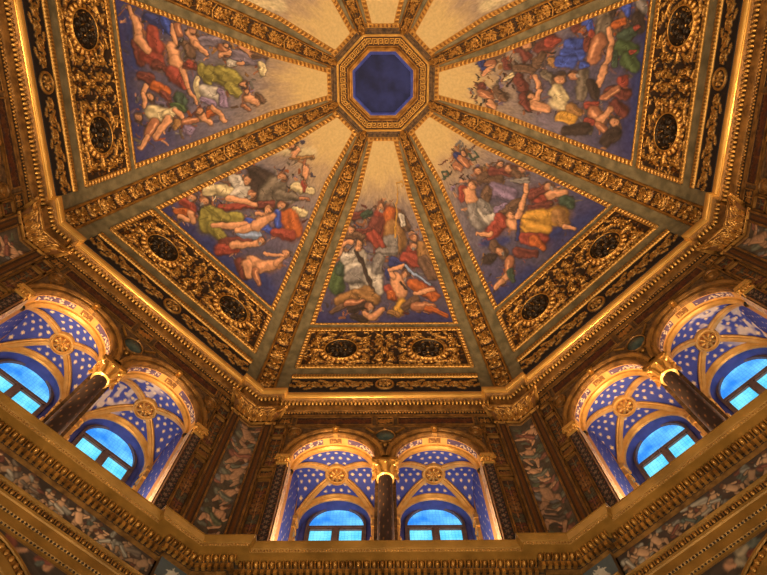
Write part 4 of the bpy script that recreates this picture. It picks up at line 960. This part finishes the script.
# band of framed panels under the cornice
def grot(x0, x1, z0, z1, nx, nz, seed, base=(52, 30, 18), cols=((128, 84, 44), (110, 62, 48), (86, 82, 66), (140, 100, 60)), y=W - .012, dens=1.0, depth=0.012):
    rng = np.random.default_rng(seed); ras = Ras.rect(x0, x1, z0, z1, nx, nz, lin(base), 0.05)
    cx = (x0 + x1) / 2; hw = (x1 - x0) / 2; hh = z1 - z0; cs = [lin(c) for c in cols]
    if hh > hw * 2:                        # upright candelabra
        z = z0 + .04
        ras.cap(cx, z0 + .03, cx, z1 - .03, hw * .07, hw * .07, cs[0], depth, .5)
        while z < z1 - hw * 1.1:
            st = hw * rng.uniform(1.0, 1.5); c = cs[rng.integers(len(cs))]; c2 = cs[rng.integers(len(cs))]
            for sx in (-1, 1):
                ras.gspiral(cx + sx * hw * .5, z + st * .35, hw * .34, -PI / 2, 1.2, sx, hw * .10, depth, c)
                ras.leaf(cx + sx * hw * .1, z + st * .7, PI / 2 - sx * 1.0, hw * .8, hw * .16, depth, c2)
            ras.cap(cx, z + st * .3, cx, z + st * .6, hw * .22, hw * .14, c2, depth * 1.3, .2)
            z += st
    else:
        n = max(1, int(hw * 2 / hh / 1.1)); zc = (z0 + z1) / 2
        for i in range(n):
            x = x0 + (i + .5) * 2 * hw / n; c = cs[rng.integers(len(cs))]
            for sx in (-1, 1):
                ras.gspiral(x + sx * hw / n * .5, zc, hh * .28, 0, 1.2, sx, hh * .09, depth, c)
            ras.leaf(x, zc - hh * .3, PI / 2, hh * .6, hh * .14, depth, cs[rng.integers(len(cs))])
    g = G(); g.grid(np.stack([ras.X, y - ras.H, ras.Y], -1), ras.rgba()); return g
def frame_rect(g, x0, x1, z0, z1, y, wd, dp):
    for a, b, c, d in ((x0, x1, z0, z0 + wd), (x0, x1, z1 - wd, z1), (x0, x0 + wd, z0, z1), (x1 - wd, x1, z0, z1)):
        g.box(a, b, y - dp, y, c, d); 
wf = Thing('panelled_wall_band', (0, W, 8.6))
Z0, Z1 = 8.46, 8.71
cells = [(-1.74, -1.50), (-1.44, -.20), (-.14, .14), (.20, 1.44), (1.50, 1.74)]
g = G()
for x0, x1 in cells: frame_rect(g, x0, x1, Z0, Z1, W, .02, .028)
g.box(-1.76, 1.76, W - .015, W, Z0 - .04, Z0 - .01); wf.part(g, 'gilt_frames', OLDGOLD, None, 30)
for i, (x0, x1) in enumerate(cells):
    big = x1 - x0 > .5
    wf.part(grot(x0 + .02, x1 - .02, Z0 + .02, Z1 - .02, 90 if big else 28, 22, 61 + i, (50, 26, 20) if big else (34, 22, 14), ((92, 50, 36), (84, 48, 34), (100, 62, 40)) if big else ((170, 120, 60),)), 'painted_panel', PIG, None, 0)
spread(wf.o, wf.base, FACES, {f: 'dark band of framed painted panels under the upper cornice of ' + NM[f] for f in FACES}, 'wall panel', 'panel bands under the cornice')

# jamb strips with small gilt capitals, and panelled pilasters
jp = Thing('jamb_pilaster', (0, W, ZB))
ras = Ras.rect(-.065, .065, ZB, 7.36, 14, 190, lin((30, 20, 20)), 0.0)
for j in range(20):
    z = ZB + .06 + j * .097
    ras.rosette(0.0, z, .034, 5, .008, lin((120, 92, 74))); ras.A[:] *= 1
    for sx in (-1, 1): ras.cap(sx * .035, z + .048, sx * .05, z + .06, .012, .008, lin((104, 60, 44)), .006)
ras.A[:] *= .2
g = G(); g.grid(np.stack([ras.X, W - .045 - ras.H, ras.Y], -1), ras.rgba()); jp.part(g, 'patterned_strip', PIG, None, 0)
g = G(); g.box(-.075, -.065, W - .06, W + .05, ZB, 7.36); g.box(.065, .075, W - .06, W + .05, ZB, 7.36); jp.part(g, 'gilt_edge', OLDGOLD, None, 30)
g = G(); g.box(-.085, .085, W - .08, W + .02, 7.36, 7.39); g.box(-.075, .075, W - .07, W + .02, 7.39, 7.48); g.box(-.10, .10, W - .11, W + .02, 7.48, 7.53)
for sx in (-1, 1):
    g.tube([(sx * (.075 + .04 * math.cos(q) * (1 - q / 12)), W - .09, 7.47 + .04 * math.sin(q) * (1 - q / 12)) for q in np.linspace(-1, 8, 20)], .014, 6)
    g.ball((sx * .04, W - .085, 7.42), .028, 8, 6, (.8, .8, 1.4))
g.ball((0, W - .085, 7.43), .03, 8, 6, (.8, .8, 1.4)); jp.part(g, 'capital', GOLDB, None, 40)
objs = [jp.o] + [dup(jp.o) for _ in todo[1:]]
for c, (f, s) in zip(objs, todo): place(c, jp.base, f, s * 1.475); tag(c, 'narrow dark jamb strip beside the %s bay of %s' % (pos(f, s), NM[f]), 'pilaster', 'jamb strips')

pp = Thing('panelled_pilaster', (0, W, ZB))
HX = .105
g = G(); cuts = [(ZB + .02, 7.02), (7.06, 7.26), (7.30, 8.08), (8.12, 8.40)]
for z0, z1 in cuts: frame_rect(g, -HX, HX, z0, z1, W - .01, .022, .045)
for sx in (-1, 1): g.box(sx * .118 - .01, sx * .118 + .01, W - .03, W, ZB, 8.42)
pp.part(g, 'gilt_frames', OLDGOLD, None, 30)
for i, (z0, z1) in enumerate(cuts):
    pp.part(grot(-HX + .02, HX - .02, z0 + .02, z1 - .02, 26, max(24, int((z1 - z0) * 110)), 71 + i, (58, 34, 20) if i != 1 else (30, 20, 14), y=W - .015), 'painted_panel', PIG, None, 0)
objs = [pp.o] + [dup(pp.o) for _ in todo[1:]]
for c, (f, s) in zip(objs, todo): place(c, pp.base, f, s * 1.665); tag(c, 'panelled brown grotesque pilaster, %s side of %s' % (pos(f, s), NM[f]), 'pilaster', 'panelled pilasters')

# ------------------------------------------------------------------ folded corner pilasters
def fold(wd, p, z):
    wd, p, z = np.broadcast_arrays(np.asarray(wd, float), p, z)
    return np.stack([wd * C8, (W - p) / C8 - np.abs(wd) * S8, z], -1)
def figure(ras, x, y, s, rng, skin=None, cloth=None, rot=None):
    """a small painted child figure, leaning or reclining"""
    sk = lin(skin) if skin is not None else lin((158, 108, 80)); kw = dict(soft=.3, shade=.45, rim=.55)
    if rot is None: rot = rng.uniform(-1.1, 1.1)
    cr, sr = math.cos(rot), math.sin(rot)
    def T(a, b): return (x + s * (cr * a - sr * b), y + s * (sr * a + cr * b))
    def C(p, q, r0, r1, col, **k):
        ras.cap(*T(*p), *T(*q), r0 * s + .012, r1 * s + .012, lin((44, 32, 26)), soft=.6)
        ras.cap(*T(*p), *T(*q), r0 * s, r1 * s, col, **k)
    if cloth is not None:
        C((-.38, -.05), (.3, -.3), .30, .22, lin(cloth), soft=.4, shade=.4, fold=.3, rim=.5)
    ln = rng.uniform(-.25, .25)
    for sg in (-1, 1):
        k = (sg * rng.uniform(.15, .42), -.42 + rng.uniform(-.1, .22)); f_ = (k[0] + rng.uniform(-.3, .3), k[1] - rng.uniform(.2, .42))
        C((sg * .1, -.1), k, .19, .14, sk, **kw); C(k, f_, .14, .07, sk * .92, **kw)
        e = (sg * rng.uniform(.3, .5), .3 + rng.uniform(-.3, .2)); h = (e[0] + rng.uniform(-.3, .3), e[1] + rng.uniform(-.25, .35))
        C((ln * .5 + sg * .18, .38), e, .11, .09, sk, **kw); C(e, h, .09, .06, sk, **kw)
    C((0, -.05), (ln * .5, .33), .23, .25, sk, **kw)
    if cloth is not None and rng.random() < .6: C((-.25, .05), (.28, -.12), .14, .18, lin(cloth) * 1.2, soft=.4, shade=.4, fold=.35, rim=.4)
    C((ln, .66), (ln, .71), .19, .18, sk * .95, **kw)
    C((ln - .04, .82), (ln + .08, .84), .16, .12, lin((84, 52, 34)), soft=.5)
PH = 0.38
def fresco_strip(seed):
    rng = np.random.default_rng(seed); Zb, Zt = ZB, 8.30
    ras = Ras.rect(-.20, .20, Zb, Zt, 60, 330, lin((72, 60, 48)), 0.0)
    nz = smooth_noise(ras.X.shape, rng, (30, 7)); ras.C *= (0.55 + 0.9 * nz)[..., None]; Xo, Yo = ras.X, ras.Y; ras.warp(rng, .008, .008, ((26, 5), (70, 14)))
    GC = [(96, 96, 84), (80, 84, 66), (120, 76, 62), (104, 100, 100), (74, 62, 54)]
    z = Zb + .12
    while z < Zt - .25:
        for q in range(9):
            a, b = rng.uniform(-.19, .19), z + rng.uniform(-.15, .38)
            ras.cap(a, b, a + rng.uniform(-.1, .1), b + rng.uniform(-.05, .05), rng.uniform(.03, .08), .03, lin(GC[rng.integers(5)]), soft=.4, shade=.4, fold=.2, rim=.4)
        figure(ras, rng.uniform(-.07, .07), z + .15, rng.uniform(.30, .36), rng, tuple(np.array((196, 150, 116)) * rng.uniform(.8, 1)), GC[rng.integers(5)], rng.uniform(-.7, .7))
        z += rng.uniform(.40, .52)
    st = smooth_noise(ras.X.shape, rng, (110, 24)); ras.C *= (0.8 + 0.4 * st)[..., None]
    g = G(); g.grid(fold(Xo, .082, Yo), ras.rgba()); return g
cp = Thing('corner_pilaster', (0, (W - .08) / C8, ZB))
g = G(); zz = np.array([ZB, 8.42]); P = np.stack([fold(wv, pv, zz) for wv, pv in ((-PH, 0.0), (-PH, .08), (0, .08), (PH, .08), (PH, 0.0))], 1); g.grid(P); cp.part(g, 'shaft', WALLB, None, 30)
for sg in (-1, 1):
    g = G()
    for w0, w1 in ((.20, .235), (.335, .37)):
        P = np.stack([fold(sg * wv, pv, zz) for wv, pv in ((w0, .08), (w0 + .006, .105), (w1 - .006, .105), (w1, .08))], 1); g.grid(P)
    if sg > 0:
        for z0, z1 in ((8.30, 8.335),):
            wl = np.array([-.235, 0, .235]); P = np.stack([fold(wl, pv, zv) for pv, zv in ((.08, z0), (.105, z0 + .005), (.105, z1 - .005), (.08, z1))], 0); g.grid(P)
    cp.part(g, 'gilt_frame', OLDGOLD, None, 30)
    ras = Ras.rect(-.05, .05, ZB, 8.36, 10, 260, lin((62, 40, 24)), .2)
    for j in range(36): ras.leaf(0, ZB + .03 + j * .08, PI / 2, .07, .03, .008, lin((104, 68, 36)))
    g = G(); g.grid(fold(sg * (.285 + ras.X), .084 + ras.H, ras.Y), ras.rgba()); cp.part(g, 'carved_border', PIG, None, 0)
fs = cp.part(fresco_strip(81), 'painted_strip', PIG, None, 0)
# capital: flaring leaf basket, volutes, abacus
ras = Ras.rect(-1, 1, 0, 1, 110, 44, lin((104, 66, 28)), .5); Wg, Zg = ras.X, ras.Y
ras.X = Wg * .44; ras.Y = Zg * .27
for i in range(7): ras.leaf((i - 3) * .115, 0.0, PI / 2, .13, .042, .05)
for i in range(6): ras.leaf((i - 2.5) * .125, .07, PI / 2, .13, .036, .045)
for sx in (-1, 1):
    ras.gspiral(sx * .10, .20, .055, -PI / 2, 1.3, sx, .014, .04); ras.gspiral(sx * .29, .20, .06, -PI / 2, 1.3, sx, .014, .04)
ras.rosette(0, .22, .045, 6, .05)
fl = .09 + .13 * Zg ** 2.2
half = PH - .02 + .10 * Zg ** 2
P = fold(Wg * half, fl + ras.H, 8.40 + Zg * .26)
g = G(); g.grid(P, ras.rgba()); capl = cp.part(g, 'capital', PIG, None, 0)
g = G()
wl = np.array([-.50, -.42, 0, .42, .50])
for prof in ([(.0, 8.66), (.20, 8.66), (.235, 8.675), (.24, 8.69), (.225, 8.70), (.235, 8.715), (0.0, 8.715)],):
    P = np.stack([fold(np.sign(wl) * (np.abs(wl) - (.04 if pv < .1 else 0)), pv + np.where(np.abs(wl) > .45, .035, 0) * (pv > .1), zv) for pv, zv in prof], 0); g.grid(P)
P = np.stack([fold(wl * 0.8, pv, zv) for pv, zv in ((.08, 8.385), (.105, 8.39), (.115, 8.405), (.105, 8.42), (.08, 8.425))], 0); g.grid(P)
cp.part(g, 'abacus', GOLD, capl, 30)
for sg in (-1, 1):
    g = G(); q = np.linspace(0, 10, 34); rq = .075 * (1 - q / 13)
    P = fold(sg * (.40 + rq * np.cos(q)), .24 + .03 * np.cos(q), 8.60 + rq * np.sin(q)); g.tube(P, np.linspace(.026, .014, 34), 8)
    P = fold(sg * np.linspace(.05, .42, 12), np.linspace(.16, .235, 12), 8.62 + .03 * np.sin(np.linspace(0, PI, 12))); g.tube(P, .02, 8)
    cp.part(g, 'volute', GOLD, capl, 40)
strip2 = fresco_strip(87); o2 = strip2.build('tmp_strip', PIG, None, cp.base, 0); alt_strip = o2.data; alt_strip.name = 'painted_strip'; bpy.data.objects.remove(o2)
CL = {0: 'in the corner left of the centre windows', -1: 'in the corner right of the centre windows', 1: 'in the corner at the left picture edge', -2: 'in the corner at the right picture edge'}
for i, f in enumerate((0, -1, 1, -2)):
    c = cp.o if i == 0 else dup(cp.o)
    p = rotf(tuple(cp.base), f + .5); c.location = (p[0], p[1], p[2] + EZ); c.rotation_euler = (0, 0, math.radians(45 * (f + .5)))
    tag(c, 'corner pilaster with painted children and gilt capital, ' + CL[f], 'pilaster', 'corner pilasters')
    if f in (-1, 1):
        for ch in c.children:
            if ch.name.startswith('painted_strip'): ch.data = alt_strip

# ------------------------------------------------------------------ painted frieze of children under the gallery cornice, lower arches
def frieze_g(seed, dark):
    rng = np.random.default_rng(seed); g = G(); X1 = 1.72
    ras = Ras.rect(-X1, X1, 4.90, 5.195, 460, 44, lin((58, 44, 38)), 0.0)
    ras.C *= (0.5 + 0.8 * smooth_noise(ras.X.shape, rng, (4, 40)))[..., None]; Xo, Yo = ras.X, ras.Y; ras.warp(rng, .006, .005, ((4, 50), (10, 130)))
    GC = [(120, 116, 110), (96, 84, 76), (146, 138, 128), (92, 52, 42), (72, 78, 74), (60, 46, 40)]
    x = -X1 + .1
    while x < X1 - .05:
        for q in range(5):
            a = x + rng.uniform(-.12, .16); b = rng.uniform(4.93, 5.16)
            ras.cap(a, b, a + rng.uniform(-.12, .12), b + rng.uniform(-.05, .05), rng.uniform(.03, .06), .03, lin(GC[rng.integers(6)]) * dark, soft=.4, shade=.45, fold=.3, rim=.5)
        figure(ras, x, 5.03 + rng.uniform(-.02, .03), rng.uniform(.15, .20), rng, tuple(np.array((186, 146, 114)) * (.5 + .5 * dark) * rng.uniform(.75, 1.08)), GC[rng.integers(6)] if rng.random() < .75 else None)
        x += rng.uniform(.13, .24)
    g.grid(np.stack([Xo, np.full_like(Xo, W - .05), Yo], -1), ras.rgba()); return g
XE = XJ_L + 0.02
for f, seed, dk, lab in ((1, 91, 1.0, 'painted frieze of pale children on dark ground, lower left below the cornice'), (-1, 95, .8, 'painted frieze of dim figures on dark ground, lower right below the cornice')):
    t = Thing('painted_frieze', (0, W - .05, 5.05))
    t.part(frieze_g(seed, dk), 'painted_figures', PIG, None, 0)
    for sg in (-1, 1):
        g = G(); yy = W - .05 - BRK; xc = T8 * yy
        ras = Ras.rect(1.74, xc, 4.90, 5.195, 40, 36, lin((70, 78, 84)), 0.0)
        ras.gspiral(1.93, 5.04, .07, 0, 1.3, 1, .02, .0, lin((176, 170, 160))); ras.leaf(1.86, 4.98, .9, .2, .03, 0, lin((170, 160, 150))); ras.A[:] = 0
        g.grid(np.stack([sg * ras.X, np.full_like(ras.X, yy), ras.Y], -1), ras.rgba()); g.add([(sg * 1.74, yy, 4.9), (sg * 1.74, W - .05, 4.9), (sg * 1.74, W - .05, 5.195), (sg * 1.74, yy, 5.195)], [(0, 1, 2, 3)], np.tile([*lin((96, 70, 44)), .2], (4, 1)))
        t.part(g, 'grey_end_panel', PIG, None, 0)
    place(t.o, t.base, f); tag(t.o, lab, 'frieze', 'painted friezes')
la = Thing('lower_arch', (0, W, 3.1))
LR, LZ = 1.42, 3.06
def arc2(g, prof, n=70, cz=LZ, a0=.15, a1=PI - .15): 
    P = np.array([[(r * math.cos(a), y, cz + r * math.sin(a)) for r, y in prof] for a in np.linspace(a0, a1, n)]); g.grid(P)
g = G(); arc2(g, [(LR, W), (LR, W - .05), (LR - .03, W - .06), (LR - .04, W - .045)]); arc2(g, [(LR - .115, W - .045), (LR - .125, W - .06), (LR - .2, W - .05), (LR - .21, W - .035), (LR - .30, W - .03), (LR - .31, W - .045), (LR - .36, W - .03), (LR - .36, W + .3)]); la.part(g, 'archivolt', OCHRE, None, 30)
g = G()
for k in range(52):
    a = .18 + (PI - .36) * k / 51; g.ball(((LR - .078) * math.cos(a), W - .042, LZ + (LR - .078) * math.sin(a)), .034, 8, 6, (.8, .7, 1))
arc2(g, [(LR - .04, W - .03), (LR - .115, W - .03)]); la.part(g, 'egg_course', GOLD, None, 0)
spread(la.o, la.base, (1, -1), {1: 'great ochre arch moulding with egg course at the bottom left corner', -1: 'great ochre arch moulding with egg course at the bottom right corner'}, 'arch', 'great lower arches')
sp = Thing('painted_spandrel', (0, W, 4.3))
n, m = 70, 200; U, V = np.meshgrid(np.linspace(-1.80, 1.80, m), np.linspace(0, 1, n))
zlo = np.where(np.abs(U) < LR, LZ + np.sqrt(np.clip(LR ** 2 - U * U, 0, None)), LZ); Zs = zlo + V * (4.52 - zlo)
ras = Ras(U, Zs, lin((52, 40, 34)), 0.0); rng = np.random.default_rng(99)
ras.C *= (.6 + .8 * smooth_noise(U.shape, rng, (12, 30)))[..., None]
for q in range(46):
    a = rng.uniform(.4, 1.7) * rng.choice([-1, 1]); b = 4.5 - rng.random() * (4.5 - (LZ + math.sqrt(max(0, LR ** 2 - a * a))))
    ras.cap(a, b, a + rng.uniform(-.12, .12), b + rng.uniform(-.1, .1), rng.uniform(.03, .08), .03, lin([(150, 110, 84), (110, 58, 44), (74, 78, 74), (130, 118, 100)][q % 4]), soft=.4, shade=.4, fold=.25, rim=.5)
g = G(); g.grid(np.stack([U, np.full_like(U, W - .01), Zs], -1), ras.rgba()); sp.part(g, 'painted_figures', PIG, None, 0)
spread(sp.o, sp.base, (1, -1), {1: 'dark painted spandrel over the arch in the bottom left corner', -1: 'dark painted spandrel over the arch in the bottom right corner'}, 'painting', 'painted spandrels')
